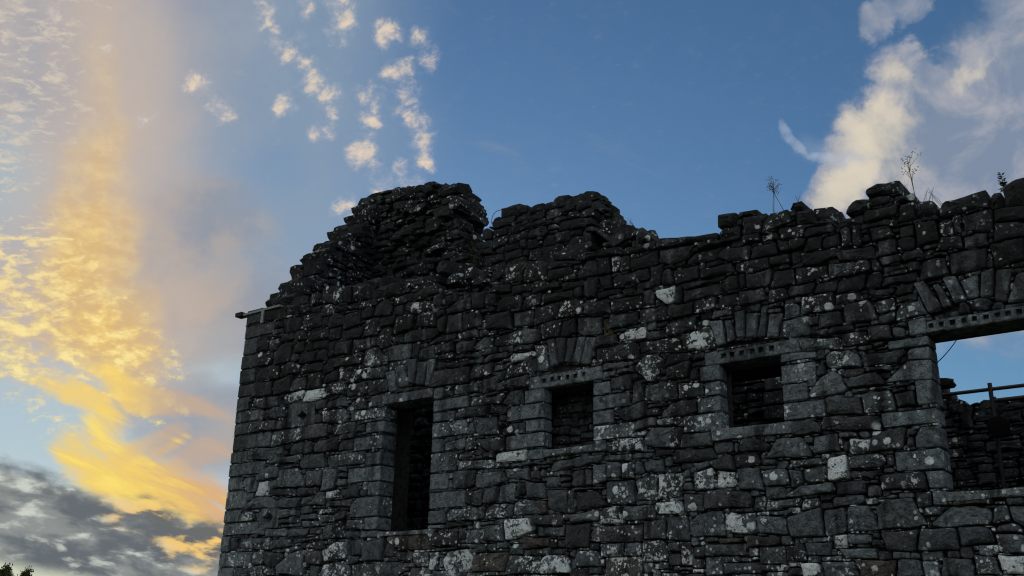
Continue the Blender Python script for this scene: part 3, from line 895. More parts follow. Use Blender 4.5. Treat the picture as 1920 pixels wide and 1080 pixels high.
def fill_rects(region, taken_polys, holes, sizes, step=0.02, passes=1.0):
    """pack the free part of a region with roughly coursed rectangles; sizes: list of (wmin,wmax,hmin,hmax,tries)"""
    b = bbox(region)
    nu, nv = int((b[2] - b[0]) / step), int((b[3] - b[1]) / step)
    us = b[0] + (np.arange(nu) + .5) * step
    vs = b[1] + (np.arange(nv) + .5) * step
    U, V = np.meshgrid(us, vs)
    free = inside_mask(region, U, V)
    for h in holes:
        free &= ~inside_mask(h, U, V)
    for p in taken_polys:
        if p is None:
            continue
        pb = bbox(p)
        i0, i1 = max(0, int((pb[0] - b[0]) / step) - 1), min(nu, int((pb[2] - b[0]) / step) + 2)
        j0, j1 = max(0, int((pb[1] - b[1]) / step) - 1), min(nv, int((pb[3] - b[1]) / step) + 2)
        if i1 > i0 and j1 > j0:
            free[j0:j1, i0:i1] &= ~inside_mask(p, U[j0:j1, i0:i1], V[j0:j1, i0:i1])
    out = []
    for wmin, wmax, hmin, hmax, tries in sizes:
        idx = np.argwhere(free)
        if len(idx) == 0:
            break
        np.random.shuffle(idx)
        for j, i in idx[:tries]:
            if not free[j, i]:
                continue
            W_, H_ = uni(wmin, wmax), uni(hmin, hmax)
            if rnd() < .12:
                W_, H_ = H_ * 1.1, min(W_, hmax * 1.3)
            mw, mh = max(1, int(W_ / step)), max(1, int(H_ / step))
            i0 = i1 = i
            j0 = j1 = j
            live = [True] * 4
            while any(live):
                if live[0]:
                    if i1 - i0 + 1 < mw and i0 > 0 and free[j0:j1 + 1, i0 - 1].all():
                        i0 -= 1
                    else:
                        live[0] = False
                if live[1]:
                    if i1 - i0 + 1 < mw and i1 < nu - 1 and free[j0:j1 + 1, i1 + 1].all():
                        i1 += 1
                    else:
                        live[1] = False
                if live[2]:
                    if j1 - j0 + 1 < mh and j0 > 0 and free[j0 - 1, i0:i1 + 1].all():
                        j0 -= 1
                    else:
                        live[2] = False
                if live[3]:
                    if j1 - j0 + 1 < mh and j1 < nv - 1 and free[j1 + 1, i0:i1 + 1].all():
                        j1 += 1
                    else:
                        live[3] = False
            w_, h_ = (i1 - i0 + 1) * step, (j1 - j0 + 1) * step
            if w_ >= wmin * .55 and h_ >= hmin * .55:
                free[j0:j1 + 1, i0:i1 + 1] = False
                out.append((b[0] + i0 * step, b[1] + j0 * step, b[0] + (i1 + 1) * step, b[1] + (j1 + 1) * step))
    return out


def rect_poly(r, cut=''):
    x0, y0, x1, y1 = r
    w, h = x1 - x0, y1 - y0
    P = []
    for k, (x, y, sx, sy) in zip('dcba', ((x0, y0, 1, 1), (x1, y0, -1, 1), (x1, y1, -1, -1), (x0, y1, 1, -1))):
        if k in cut:
            a, b2 = (x + sx * w * uni(.22, .34), y), (x, y + sy * h * uni(.34, .5))
            P += [b2, a] if k in 'db' else [a, b2]
        else:
            P.append((x, y))
    return hull(P)


def parse(trace, to_uv):
    out = []
    for ox, oy, k, txt in trace:
        for item in txt.replace('\n', ' ').split(';'):
            item = item.strip()
            if not item:
                continue
            kind = 'S'
            if item[0].isalpha():
                kind, item = item[0], item[1:]
            lich = 0
            if '*' in item:
                item, l = item.split('*')
                lich = int(l)
            warm = 1.0 if '~' in item else 0.0
            item = item.replace('~', ' ')
            cut = ''.join(ch for ch in item if ch in 'abcd')
            v = [float(x) for x in item.translate({ord(ch): ' ' for ch in 'abcd'}).split()]
            p = [(ox + v[i] / k, oy + v[i + 1] / k) for i in range(0, len(v), 2)]
            if len(p) == 2 and kind == 'H':
                (xa, ya), (xb, yb) = p
                q = .07 * (xb - xa)
                p = [(xa, ya + q), (xb, ya - q), (xb, yb - q), (xa, yb + q)]
                for ch, (i0, i1) in (('a', (0, 1)), ('b', (1, 0))):
                    if ch in cut:
                        k0 = [k2 for k2 in range(len(p)) if p[k2] == ((xa, ya + q) if ch == 'a' else (xb, ya - q))][0]
                        c0 = p[k0]
                        sx = 1 if ch == 'a' else -1
                        p[k0:k0 + 1] = [(c0[0] + sx * .3 * (xb - xa), c0[1]), (c0[0], c0[1] + .45 * (yb - ya))]
            if len(p) == 2:
                (xa, ya), (xb, yb) = p
                cx, cy = (xa + xb) / 2, (ya + yb) / 2
                u0, u1 = to_uv(xa, cy)[0], to_uv(xb, cy)[0]
                v0, v1 = to_uv(cx, yb)[1], to_uv(cx, ya)[1]
                pl = rect_poly((u0, v0, u1, v1), cut)
                if kind == 'S':                     # field stones are never square
                    ju, jv = min(.05, .11 * abs(u1 - u0)), min(.045, .17 * abs(v1 - v0))
                    if not cut and rnd() < .3:
                        pl = rect_poly((u0, v0, u1, v1), random.choice('abcd'))
                    sh = uni(-.06, .06)
                    um = (u0 + u1) / 2
                    pl = hull([(p_[0] + uni(-ju, ju), p_[1] + uni(-jv, jv) + sh * (p_[0] - um)) for p_ in pl])
                s = Stone(kind, pl, lich / 9, warm)
                s.rect = (u0, v0, u1, v1)
                s.cut = cut
                s.px = abs((xb - xa) * (yb - ya))
            else:
                s = Stone(kind, hull([to_uv(*q) for q in p]), lich / 9, warm, fixed=(kind in 'VHJ' or len(p) > 4))
                s.rect = None
                s.px = abs(area(p))
            out.append(s)
    return out


def drop_doubles(st):
    keep = []
    for s in sorted(st, key=lambda q: -(q.px + (5000 if q.kind != 'S' else 0))):
        c = cen(s.poly)
        bad = False
        for t in keep:
            if t.bb[0] < c[0] < t.bb[2] and t.bb[1] < c[1] < t.bb[3]:
                if all(n[0] * c[0] + n[1] * c[1] < d for n, d in edges_n(t.poly)):
                    bad = True
                    break
            ix = min(s.bb[2], t.bb[2]) - max(s.bb[0], t.bb[0])
            iy = min(s.bb[3], t.bb[3]) - max(s.bb[1], t.bb[1])
            if ix > 0 and iy > 0 and not (s.kind == 'V' and t.kind == 'V'):
                a = (s.bb[2] - s.bb[0]) * (s.bb[3] - s.bb[1])
                if ix * iy > .42 * a:
                    bad = True
                    break
        if not bad:
            keep.append(s)
    return keep


def sv_for(kind, lich, warm, dark=0.0):
    if kind in 'QJVLD':
        return (lich * .75 + uni(0, .1), uni(.5, 1.0) - dark, warm * .6 + uni(0, .08), uni(.6, 1.0))
    return (min(1, lich + uni(0, .14)), max(.02, min(1, random.gauss(.42, .22))) - dark, warm + (uni(.1, .45) if rnd() < .1 else uni(0, .1)), uni(0, .25))


# ------------------------------------------------------------------ the setting
g = bpy.data.meshes.new('ground')
bm = bmesh.new()
bmesh.ops.create_grid(bm, x_segments=60, y_segments=60, size=1200)
for v in bm.verts:
    d = max(0.0, math.hypot(v.co.x, v.co.y) - 60)
    v.co.z = -0.02 + (uni(-.6, .6) if d > 0 else 0) * min(1.0, d / 200)
bm.to_mesh(g)
bm.free()
g.materials.append(M_GROUND)
link(bpy.data.objects.new('ground', g), kind='structure')

# ------------------------------------------------------------------ the ruin
CORNER = -15.74                                   # left end of the front wall
RIGHT = 1.2
ruin = empty('castle_ruin', (-8.0, 0.5, 0.0), label='roofless dark stone castle ruin with four window openings and broken gables', cat='ruin')


def part(name):
    return empty(name, (0, 0, 0), parent=ruin)


def FRONT(u, v, w):
    return Vector((u, -w, v))


def front_uv(x, y):
    p = on_y(x, y, 0.0)
    return (p.x, p.z)


WIN = [(-11.80, 3.25, -10.71, 5.33), (-8.53, 4.28, -7.67, 5.22), (-5.69, 4.29, -4.84, 5.17), (-3.02, 3.27, -0.9, 5.10)]
SKYLINE = [(455, 590), (520, 579), (560, 570), (610, 561), (650, 549), (690, 538), (740, 531), (790, 523), (822, 531), (870, 540), (925, 530), (947, 502), (1020, 491), (1085, 474), (1165, 463),
           (1225, 455), (1345, 432), (1346, 402), (1395, 390), (1440, 390), (1470, 380), (1498, 380), (1524, 396), (1527, 418), (1560, 420), (1570, 408), (1590, 398), (1602, 376), (1624, 366), (1626, 345), (1684, 344),
           (1690, 360), (1710, 364), (1716, 378), (1740, 378), (1756, 392), (1768, 374), (1848, 356), (1880, 360), (1900, 346), (1935, 338), (2000, 345)]
top = [front_uv(x, y) for x, y in SKYLINE]
top = [(CORNER, top[0][1])] + [p for p in top if p[0] > CORNER + .05]
FREGION = [(CORNER, 0.0), (RIGHT, 0.0), (RIGHT, 6.3), (RIGHT - .6, 6.6), (RIGHT - 1.2, 6.55)] + top[::-1]

front = part('front_wall')
st = drop_doubles(parse(TRACE, front_uv))
for s in st:                                       # square the dressed stones up to the openings and the corner
    if s.rect:
        u0, v0, u1, v1 = s.rect
        ch = False
        if s.kind == 'Q':
            u0, ch = CORNER, True
        if s.kind == 'J':
            for wn in WIN:
                if wn[1] - .4 < (v0 + v1) / 2 < wn[3] + .4:
                    if abs(u1 - wn[0]) < .25:
                        u1, ch = wn[0], True
                    if abs(u0 - wn[2]) < .25:
                        u0, ch = wn[2], True
        if ch:
            s.poly = rect_poly((u0, v0, u1, v1), '' if s.kind == 'Q' else s.cut.replace('b', '').replace('c', ''))
            s.bb = bbox(s.poly)


def fixed_stone(kind, poly, solid=True, lich=0.0):
    s = Stone(kind, hull(poly), lich, 0, fixed=True, solid=solid)
    s.rect = None
    s.px = 1e5
    return s


def px_rect(x0, x1, yt, yb, u0=None, u1=None):
    """a level band: ends at x0, x1, top and bottom heights read at its middle"""
    xm = (x0 + x1) / 2
    a, b = front_uv(x0, (yt + yb) / 2)[0], front_uv(x1, (yt + yb) / 2)[0]
    return (a if u0 is None else u0, front_uv(xm, yb)[1], b if u1 is None else u1, front_uv(xm, yt)[1])


LINTEL = [px_rect(719, 811, 735, 752), px_rect(993, 1130, 697, 721), px_rect(1322, 1500, 648, 673), px_rect(1737, 1920, 588, 611, None, -0.75)]
SILL = [px_rect(714, 812, 995, 1004), px_rect(1020, 1136, 838, 852), px_rect(1337, 1487, 798, 821), px_rect(1774, 1920, 919, 936, None, -0.7)]
for i in range(4):                                 # openings run exactly from sill to lintel
    w0 = WIN[i]
    WIN[i] = (w0[0], SILL[i][3], w0[2], LINTEL[i][1])
LOOPS = [([(400 + x / 5, 760 + y / 5) for x, y in ((690, 210), (955, 175), (960, -30), (715, -12))], [(400 + x / 5, 760 + y / 5) for x, y in ((840, 155), (885, 95), (840, 50), (790, 100))]),
         ([(400 + x / 5, 920 + y / 5) for x, y in ((430, 350), (608, 345), (622, 163), (455, 170))], [(400 + x / 5, 920 + y / 5) for x, y in ((520, 312), (570, 250), (520, 193), (466, 253))])]
VOIDS = [[(760 + x / 5, 520 + y / 5) for x, y in ((1360, 848), (1440, 812), (1735, 824), (1600, 850), (1370, 890))],
         [(1120 + x / 5, 600 + y / 5) for x, y in ((1130, 250), (1310, 195), (1690, 172), (1680, 190), (1130, 272))],
         [(1480 + x / 5, 530 + y / 5) for x, y in ((1320, 296), (1550, 205), (1600, 200), (1600, 260), (1330, 310))]]
solids = [fixed_stone('O', [(w[0], w[1]), (w[2], w[1]), (w[2], w[3]), (w[0], w[3])], False) for w in WIN]
solids += [fixed_stone('O', [front_uv(*q) for q in v], False) for v in VOIDS]
solids += [fixed_stone('L', [(r[0], r[1]), (r[2], r[1]), (r[2], r[3]), (r[0], r[3])], False) for r in LINTEL + SILL]
solids += [fixed_stone('D', [front_uv(*q) for q in o], False) for o, d in LOOPS]
solids.append(fixed_stone('O', [(CORNER - 1, 0), (CORNER, 0), (CORNER, 9), (CORNER - 1, 9)], False))
blocked = [s.poly for s in solids]
st = [s for s in st if not any(min(s.bb[2], b.bb[2]) - max(s.bb[0], b.bb[0]) > .6 * (s.bb[2] - s.bb[0]) and min(s.bb[3], b.bb[3]) - max(s.bb[1], b.bb[1]) > .6 * (s.bb[3] - s.bb[1]) for b in solids)]
cells = fit_stones(st + solids, 0.03, 0.012)[:len(st)]
top_low = [(u, v - .13) for u, v in top]
FILL = [(CORNER, 0.0), (RIGHT, 0.0), (RIGHT, 6.1)] + top_low[::-1]
gaps = fill_rects(FILL, [c for c in cells if c], blocked,
                  [(.28, .62, .15, .3, 1500), (.14, .34, .08, .16, 3000), (.09, .22, .05, .1, 5000), (.05, .13, .03, .06, 7000)])
fills = [Stone('P', rect_poly(r, random.choice(['', '', 'a', 'b', 'ab', 'c', 'd']))) for r in gaps]
for s in fills:
    s.fixed = False
traced_fixed = []
for s, c in zip(st, cells):
    if c:
        t = Stone(s.kind, hull(c), fixed=True)
        traced_fixed.append(t)
fcells = fit_stones(fills + traced_fixed + solids, 0.02, 0.006)[:len(fills)]

# the wall's rubble core: outer leaf with the openings, inner leaf splayed wider
core = Bag()
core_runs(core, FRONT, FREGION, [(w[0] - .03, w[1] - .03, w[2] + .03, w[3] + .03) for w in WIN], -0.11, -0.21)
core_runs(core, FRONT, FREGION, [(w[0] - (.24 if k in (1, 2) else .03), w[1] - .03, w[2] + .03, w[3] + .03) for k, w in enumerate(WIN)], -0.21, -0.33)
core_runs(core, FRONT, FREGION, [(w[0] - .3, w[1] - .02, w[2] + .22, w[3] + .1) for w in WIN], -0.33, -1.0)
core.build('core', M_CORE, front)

order = sorted((i for i, s in enumerate(st) if s.kind == 'S' and cells[i]), key=lambda i: -st[i].px)
single = set(order[:300])
rest = Bag()
NAMES = {'Q': 'quoin', 'J': 'jamb_stone', 'V': 'voussoir', 'H': 'wallhead_stone', 'S': 'stone'}
for i, s in enumerate(st):
    P = cells[i]
    if not P:
        continue
    a = math.sqrt(area(P))
    if s.kind in 'QJ':
        dj = .2 if -9.6 < cen(P)[0] < -4.0 else .31
        V, F = stone_geo(P, FRONT, uni(.004, .02), dj, .012, .006, .02, .012, .003, .3)
    elif s.kind == 'V':
        V, F = stone_geo(P, FRONT, uni(.01, .035), 0.16, .016, .008, .04, .014, .005, .2)
    elif s.kind == 'H':
        V, F = stone_geo(P, FRONT, uni(-.03, .04), 0.5, .022, .03, .1, .022, .01, .16)
    else:
        V, F = stone_geo(P, FRONT, uni(-.005, .06), 0.17, uni(.008, .02), .022 * min(1, a / .3), .1, uni(.008, .03), .008, .13)
    sv = sv_for(s.kind, s.lich, s.warm)
    if s.kind != 'S' or i in single:
        mesh_obj(NAMES[s.kind], V, F, M_STONE, front, sv, R(26))
    else:
        rest.add(V, F, sv)
rest.build('small_stones', M_STONE, front, R(26), kind='stuff')
pins = Bag()
for s, P in zip(fills, fcells):
    if P:
        a = math.sqrt(area(P))
        lowwall = cen(P)[1] < 3.3
        V, F = stone_geo(P, FRONT, uni(-.03, .035) if a < .16 else uni(-.01, .05), 0.14, uni(.006, .016), .02 * min(1, a / .25), .12, uni(.006, .02), .005, .14, inner=a > .14)
        pins.add(V, F, sv_for('S', random.choice([0, 0, .1, .25, .4]) + (.2 if lowwall else 0), .3 if lowwall and rnd() < .2 else 0))
pins.build('pinning_stones', M_STONE, front, R(26), kind='stuff')


# rubble that blocks the second window a little way in, rounded at its upper left
wn = WIN[1]
BL = -.62


def BLK(u, v, w):
    return Vector((u, -BL - w, v))


blk = [(wn[0] - .42, wn[1] - .1), (wn[2] + .1, wn[1] - .1), (wn[2] + .1, wn[3] + .1), (wn[0] + .12, wn[3] + .1), (wn[0] - .12, wn[3] - .06), (wn[0] - .3, wn[3] - .26), (wn[0] - .42, wn[3] - .5)]
bc = Bag()
core_runs(bc, BLK, blk, [], -.06, -.36, du=.05, dv=.06, shrink=0)
bc.build('infill_core', M_CORE, front)
for r in fill_rects(blk, [], [], [(.18, .36, .1, .18, 300), (.08, .2, .05, .09, 900)], .02):
    V, F = stone_geo(rect_poly((r[0] + .008, r[1] + .008, r[2] - .008, r[3] - .008), random.choice(['', 'a', 'b', 'ab', 'd'])), BLK, uni(0, .04), .1, .012, .015, .1, .02, .006)
    mesh_obj('infill_stone', V, F, M_STONE, front, (uni(0, .2), uni(.2, .6), uni(0, .15), .1), R(26))


def lintel_geo(r, sockets, depth=0.42, prot=0.015):
    """a dressed lintel with a row of square bar sockets cut into its face"""
    u0, v0, u1, v1 = r
    h = v1 - v0
    hs = min(.07, h * .42)
    us = [u0]
    for s in sockets:
        us += [s - hs * .5, s + hs * .5]
    us.append(u1)
    vm = v0 + h * .56
    vs = [v0 + .012, vm - hs * .5, vm + hs * .5, v1 - .012]
    V, F = [], []
    nu = len(us)
    for v in vs:
        for u in us:
            V.append(FRONT(u + uni(-.004, .004), v + uni(-.004, .004), prot + uni(-.004, .004)))
    for j in range(3):
        for i in range(nu - 1):
            a = j * nu + i
            if j == 1 and i % 2 == 1:
                k = len(V)
                for q in (a, a + 1, a + nu + 1, a + nu):
                    p = V[q]
                    V.append(Vector((p.x, p.y + .08, p.z)))
                F += [(a, a + 1, k + 1, k), (a + 1, a + nu + 1, k + 2, k + 1), (a + nu + 1, a + nu, k + 3, k + 2), (a + nu, a, k, k + 3), (k, k + 1, k + 2, k + 3)]
            else:
                F.append((a, a + 1, a + nu + 1, a + nu))
    # arrises, soffit, top, ends
    b0 = len(V)
    for u in us:
        V.append(FRONT(u, v0, prot - .014))
    for u in us:
        V.append(FRONT(u, v0, -depth))
    t0 = len(V)
    for u in us:
        V.append(FRONT(u, v1, prot - .014))
    for u in us:
        V.append(FRONT(u, v1, -depth))
    for i in range(nu - 1):
        F += [(b0 + i, b0 + i + 1, i + 1, i), (b0 + nu + i, b0 + nu + i + 1, b0 + i + 1, b0 + i),
              (3 * nu + i, 3 * nu + i + 1, t0 + i + 1, t0 + i), (t0 + i, t0 + i + 1, t0 + nu + i + 1, t0 + nu + i)]
    e = nu - 1
    F += [(b0 + nu, b0, 0, nu, 2 * nu, 3 * nu, t0, t0 + nu), (b0 + e, b0 + nu + e, t0 + nu + e, t0 + e, 3 * nu + e, 2 * nu + e, nu + e, e)]
    return V, F


SOCK = [[], [(760 + x / 5, 520 + y / 5) for x, y in ((1305, 965), (1380, 955), (1445, 940), (1525, 930), (1600, 922), (1675, 912))],
        [(1120 + x / 5, 600 + y / 5) for x, y in ((1185, 335), (1265, 320), (1355, 312), (1455, 300), (1535, 290), (1635, 272))],
        [(x, 600) for x in (1745, 1764, 1786, 1807, 1828, 1850, 1872, 1892, 1914)]]
for r, so in zip(LINTEL, SOCK):
    us = [front_uv(*q)[0] for q in so]
    if len(us) == 9:
        us += [us[-1] + .27 * k for k in (1, 2, 3)]
    V, F = lintel_geo(r, us)
    mesh_obj('lintel', V, F, M_STONE, front, sv_for('L', .05, 0), R(35))
for i, r in enumerate(SILL):
    P = [(r[0] - .02, r[1]), (r[2] + .02, r[1]), (r[2] + .02, r[3]), (r[0] - .02, r[3])]
    V, F = stone_geo(P, FRONT, .05, .6, .03, .01, .02, .02, .006, .25)
    mesh_obj('sill', V, F, M_STONE, front, (.3, .95, .12, .35), R(26))
for o, d in LOOPS:
    oo = [front_uv(*q) for q in o]
    dd = [front_uv(*q) for q in d]
    V = [FRONT(*q, -.15) for q in oo] + [FRONT(*q, .012) for q in oo] + [FRONT(*q, .015) for q in dd] + [FRONT(*q, -.35) for q in dd]
    F = [(0, 1, 5, 4), (1, 2, 6, 5), (2, 3, 7, 6), (3, 0, 4, 7)]
    F += [(4, 5, 8), (5, 9, 8), (5, 6, 9), (6, 10, 9), (6, 7, 10), (7, 11, 10), (7, 4, 11), (4, 8, 11)]
    F += [(8, 9, 13, 12), (9, 10, 14, 13), (10, 11, 15, 14), (11, 8, 12, 15), (12, 13, 14, 15)]
    mesh_obj('loop_stone', V, F, M_STONE, front, (.1, .5, .12, .6), R(30))

# ------------------------------------------------------------------ gable, spine wall and chimney fragment
def masonry(parent, fr, region, sizes, wcore, prot=.06, lich=(0, 0, .1, .2), traced=None, cap=150, holes=(), dark=0.0, tilt=.12, tonek=1.0, shrink=.04, region_core=None):
    st2 = traced or []
    voids = [fixed_stone('O', [(h[0], h[1]), (h[2], h[1]), (h[2], h[3]), (h[0], h[3])], False) for h in holes]
    cl = fit_stones(st2 + voids, .04, .008)[:len(st2)]
    gp = fill_rects(region, [c for c in cl if c], [v.poly for v in voids], sizes, .025)
    fl = [Stone('P', rect_poly(r, random.choice(['', 'a', 'b', 'ab', 'c', 'd', 'ad', 'bc']))) for r in gp]
    fx = [Stone('S', hull(c), fixed=True) for c in cl if c]
    fc = fit_stones(fl + fx + voids, .025, .007)[:len(fl)]
    bag = Bag()
    core_runs(bag, fr, region_core or region, list(holes), -.08, -wcore, shrink=shrink)
    bag.build('core', M_CORE, parent)
    allp = [(c, s.lich, s.warm) for s, c in zip(st2, cl) if c] + [(c, random.choice(lich), 0) for c in fc if c]
    allp.sort(key=lambda q: -area(q[0]))
    small = Bag()
    for i, (P, l, wm) in enumerate(allp):
        a = math.sqrt(area(P))
        V, F = stone_geo(P, fr, uni(-.01, prot), .13, uni(.008, .02), .025 * min(1, a / .3), tilt, uni(.008, .03), .008, inner=a > .14)
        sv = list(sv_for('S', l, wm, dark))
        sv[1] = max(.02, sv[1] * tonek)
        if i < cap and a > .14:
            mesh_obj('stone', V, F, M_STONE, parent, sv, R(26))
        else:
            small.add(V, F, tuple(sv))
    if small.v:
        small.build('small_stones', M_STONE, parent, R(26), kind='stuff')


def edge_blocks(parent, pts, across, sizes, name='coping_stone', up=Vector((0, 0, 1)), lean=.25, tonek=.8, n_across=2, rough=.14):
    """broken blocks lying along a ragged edge; across = vector through the wall's thickness"""
    for a, b in zip(pts[:-1], pts[1:]):
        d = b - a
        L = d.length
        n = max(1, round(L / uni(*sizes)))
        for k in range(n):
            c = a + d * ((k + .5) / n)
            for q in range(n_across):
                h = uni(.07, .13)
                ln = L / n * uni(.5, .68)
                cc = c + across * ((q + .5) / n_across + uni(-.06, .06)) + up * uni(-.07, .05) * 1.0
                along = d.normalized()
                flat = (along * (1 - lean) + Vector((along.x, along.y, 0)) * lean * uni(.5, 2.5))
                if flat.length < .2:
                    flat = Vector((1, 0, 0)) if abs(across.x) < .1 else Vector((0, 1, 0))
                ax = flat.normalized() * max(.09, ln)
                side = across.normalized() * (across.length / n_across * uni(.44, .56))
                upv = ax.cross(side).normalized() * h
                V, F = block_geo(cc, ax, side, upv, rough)
                if (ax.cross(side)).dot(upv) < 0:
                    F = [f[::-1] for f in F]
                sv = list(sv_for('S', random.choice([0, .1, .2]), 0))
                sv[1] *= tonek
                mesh_obj(name, V, F, M_STONE, parent, sv, R(26))


# gable at the far left end; its inner face looks right
GX = -14.95
gable = part('gable_wall')


def GAB(u, v, w):
    return Vector((GX + w, u, v))


def gab_uv(x, y):
    p = on_x(x, y, GX)
    return (p.y, p.z)


rake_px = [(518, 571), (523, 556), (540, 544), (556, 540), (562, 522), (563, 504), (578, 492), (590, 478), (603, 462), (617, 458), (628, 448), (642, 436), (652, 425), (660, 413), (673, 402), (688, 390), (708, 378), (716, 366)]
rake = [on_x(x, y, -15.5) for x, y in rake_px]
gz = [(p.y, p.z - .06) for p in rake]
gz_mono = []
for p in gz:
    if not gz_mono or p[0] > gz_mono[-1][0] + .01:
        gz_mono.append(p)
apex = gz_mono[-1]
gregion = [(1.0, 5.5), (2.75, 5.5)] + [p for p in gz_mono[::-1] if 1.0 < p[0] < 2.75] + [(1.0, gz_mono[0][1] + .55)]
gcore = [(0.02, 0.0), (6.6, 0.0), (6.6, 7.4), (apex[0] + .4, apex[1])] + gz_mono[::-1] + [(0.02, gz_mono[0][1] - .1)]
masonry(gable, GAB, [(.05, 7.2), (3.0, 7.2)] + [p for p in gz_mono[::-1] if .05 < p[0] < 3.0] + [(.05, gz_mono[0][1] - .1)],
        [(.2, .5, .1, .22, 900), (.1, .28, .06, .12, 2500), (.05, .14, .035, .07, 3000)], .79, .08, region_core=gcore, cap=110, tonek=.8, lich=(0, .1, .2, .35))
edge_blocks(gable, [p + Vector((-.24, 0, -.03)) for p in rake], Vector((.85, 0, 0)), (.2, .3), lean=.6, tonek=.75, rough=.17)

# spine wall rising behind, broken off on its right
SY = 2.6
spine = part('spine_wall')


def SPI(u, v, w):
    return Vector((u, SY - w, v))


def spi_uv(x, y):
    p = on_y(x, y, SY)
    return (p.x, p.z)


sp_px = [(704, 384), (712, 372), (725, 366), (738, 360), (752, 356), (766, 358), (768, 351), (785, 352), (800, 351), (817, 346), (832, 350), (840, 358), (856, 360), (868, 362), (868, 376), (873, 380), (873, 396), (864, 401), (858, 408),
         (864, 418), (866, 438), (877, 454), (875, 466), (867, 470), (882, 484), (894, 492), (908, 512), (924, 532), (934, 556)]
sp_top = [spi_uv(x, y) for x, y in sp_px]
sreg_up = [(-14.95, 7.0), (sp_top[-1][0], 7.0)] + sp_top[::-1] + [(-14.95, sp_top[0][1])]
score = [(-14.95, 0.0), (-8.9, 0.0), (-8.9, 6.9), (sp_top[-1][0], 7.0)] + sp_top[::-1] + [(-14.95, sp_top[0][1])]
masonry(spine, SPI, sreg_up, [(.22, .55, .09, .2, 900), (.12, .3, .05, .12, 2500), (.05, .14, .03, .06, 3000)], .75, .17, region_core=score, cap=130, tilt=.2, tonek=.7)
low = Bag()
gp = fill_rects([(-14.9, 2.6), (-9.0, 2.6), (-9.0, 6.9), (-14.9, 6.9)], [], [], [(.25, .6, .12, .28, 700), (.1, .3, .06, .12, 2000)], .03)
for r in gp:
    V, F = stone_geo(rect_poly((r[0] + .01, r[1] + .01, r[2] - .01, r[3] - .01), random.choice(['', 'a', 'b', 'ab'])), SPI, uni(0, .05), .13, .02, .02, .1, .03, .006)
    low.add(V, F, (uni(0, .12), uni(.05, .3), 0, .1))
low.build('lower_stones', M_STONE, spine, R(26), kind='stuff')
P3 = [Vector((p[0], SY, p[1])) for p in sp_top]
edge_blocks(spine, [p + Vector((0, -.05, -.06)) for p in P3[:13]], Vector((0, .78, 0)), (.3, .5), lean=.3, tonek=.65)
# slabs jutting from the torn right-hand end
for k, (x, y) in enumerate(sp_px[12:28]):
    for q in range(2):
        u, v = spi_uv(x - uni(2, 14), y + uni(-6, 6))
        V, F = block_geo(Vector((u - .1, SY + .1 + .4 * q + uni(-.12, .1), v)), Vector((uni(.16, .28), uni(-.05, .05), uni(-.05, .05))), Vector((0, uni(.2, .28), 0)), Vector((uni(-.02, .02), 0, uni(.05, .11))), .15)
        sv = list(sv_for('S', .08, 0))
        sv[1] *= .65
        mesh_obj('jutting_stone', V, F, M_STONE, spine, sv, R(26))
for k in range(26):                                # ledges standing out of its torn face
    x, y = uni(730, 858), uni(372, 540)
    u, v = spi_uv(x, y)
    V, F = block_geo(Vector((u, SY - uni(.0, .1), v)), Vector((uni(.12, .3), 0, uni(-.04, .04))), Vector((0, uni(.14, .22), 0)), Vector((0, uni(-.03, .03), uni(.04, .09))), .16)
    sv = list(sv_for('S', .1, 0))
    sv[1] *= .7
    mesh_obj('jutting_stone', V, F, M_STONE, spine, sv, R(26))

# coursed chimney fragment beside it
chim = part('chimney_fragment')
TRACE_C = [(880, 320, 3.4286, '''210 240 365 300 b;155 310 290 370;295 280 370 330;100 390 145 440;150 375 240 435;240 350 330 390;70 450 150 500 d;155 420 245 495;265 400 355 450*1;85 500 160 535;165 495 215 525;385 370 500 430 abcd;400 225 480 265 ab;480 210 555 245;
560 165 645 235 a;650 170 725 200 a;735 150 810 180 a;500 250 590 300 ab;590 220 680 270;690 205 775 250;640 260 710 310 a;715 255 785 300;670 305 765 365 b;555 290 630 320 a;585 325 665 375 a;650 370 715 415;630 430 740 505 ad;100 545 170 600;
100 600 230 660;175 545 220 590;225 515 330 580;245 480 315 515;325 450 370 510;380 440 430 500;380 505 450 560 ab;480 480 620 540;480 420 540 480;545 400 640 460;340 330 500 365;400 270 490 320;170 640 235 700;290 560 370 610;350 520 380 560;680 495 770 545 a''')]
c_px = [(907, 510), (904, 470), (899, 456), (908, 448), (909, 432), (924, 426), (925, 412), (941, 408), (942, 392), (982, 389), (990, 400), (996, 388), (1020, 384), (1042, 380), (1046, 370), (1068, 366), (1072, 372), (1092, 368), (1112, 362), (1120, 372), (1138, 378), (1139, 414)]
c_top = [spi_uv(x, y) for x, y in c_px]
c_ext = [spi_uv(x, y) for x, y in ((1146, 412), (1156, 416), (1166, 424), (1180, 430), (1190, 436), (1212, 440), (1226, 452), (1236, 462))]
n0, n1 = spi_uv(1118, 468), spi_uv(1144, 444)
niche = (n0[0], n0[1], n1[0], n1[1])
creg = [(c_top[0][0] + .02, 7.0), (c_ext[-1][0], 7.0)] + c_ext[::-1] + c_top[::-1]
masonry(chim, SPI, creg, [(.2, .4, .1, .2, 600), (.1, .28, .06, .12, 2000), (.05, .14, .03, .06, 3000)], .7, .05, traced=parse(TRACE_C, spi_uv), cap=130, holes=[niche], tonek=.85, lich=(0, 0, .05, .15), tilt=.07, shrink=.06)
V, F = box_geo((niche[0] - .05, SY + .5, niche[1] - .05), (niche[2] + .05, SY + .68, niche[3] + .05))
mesh_obj('niche_back', V, F, M_CORE, chim)


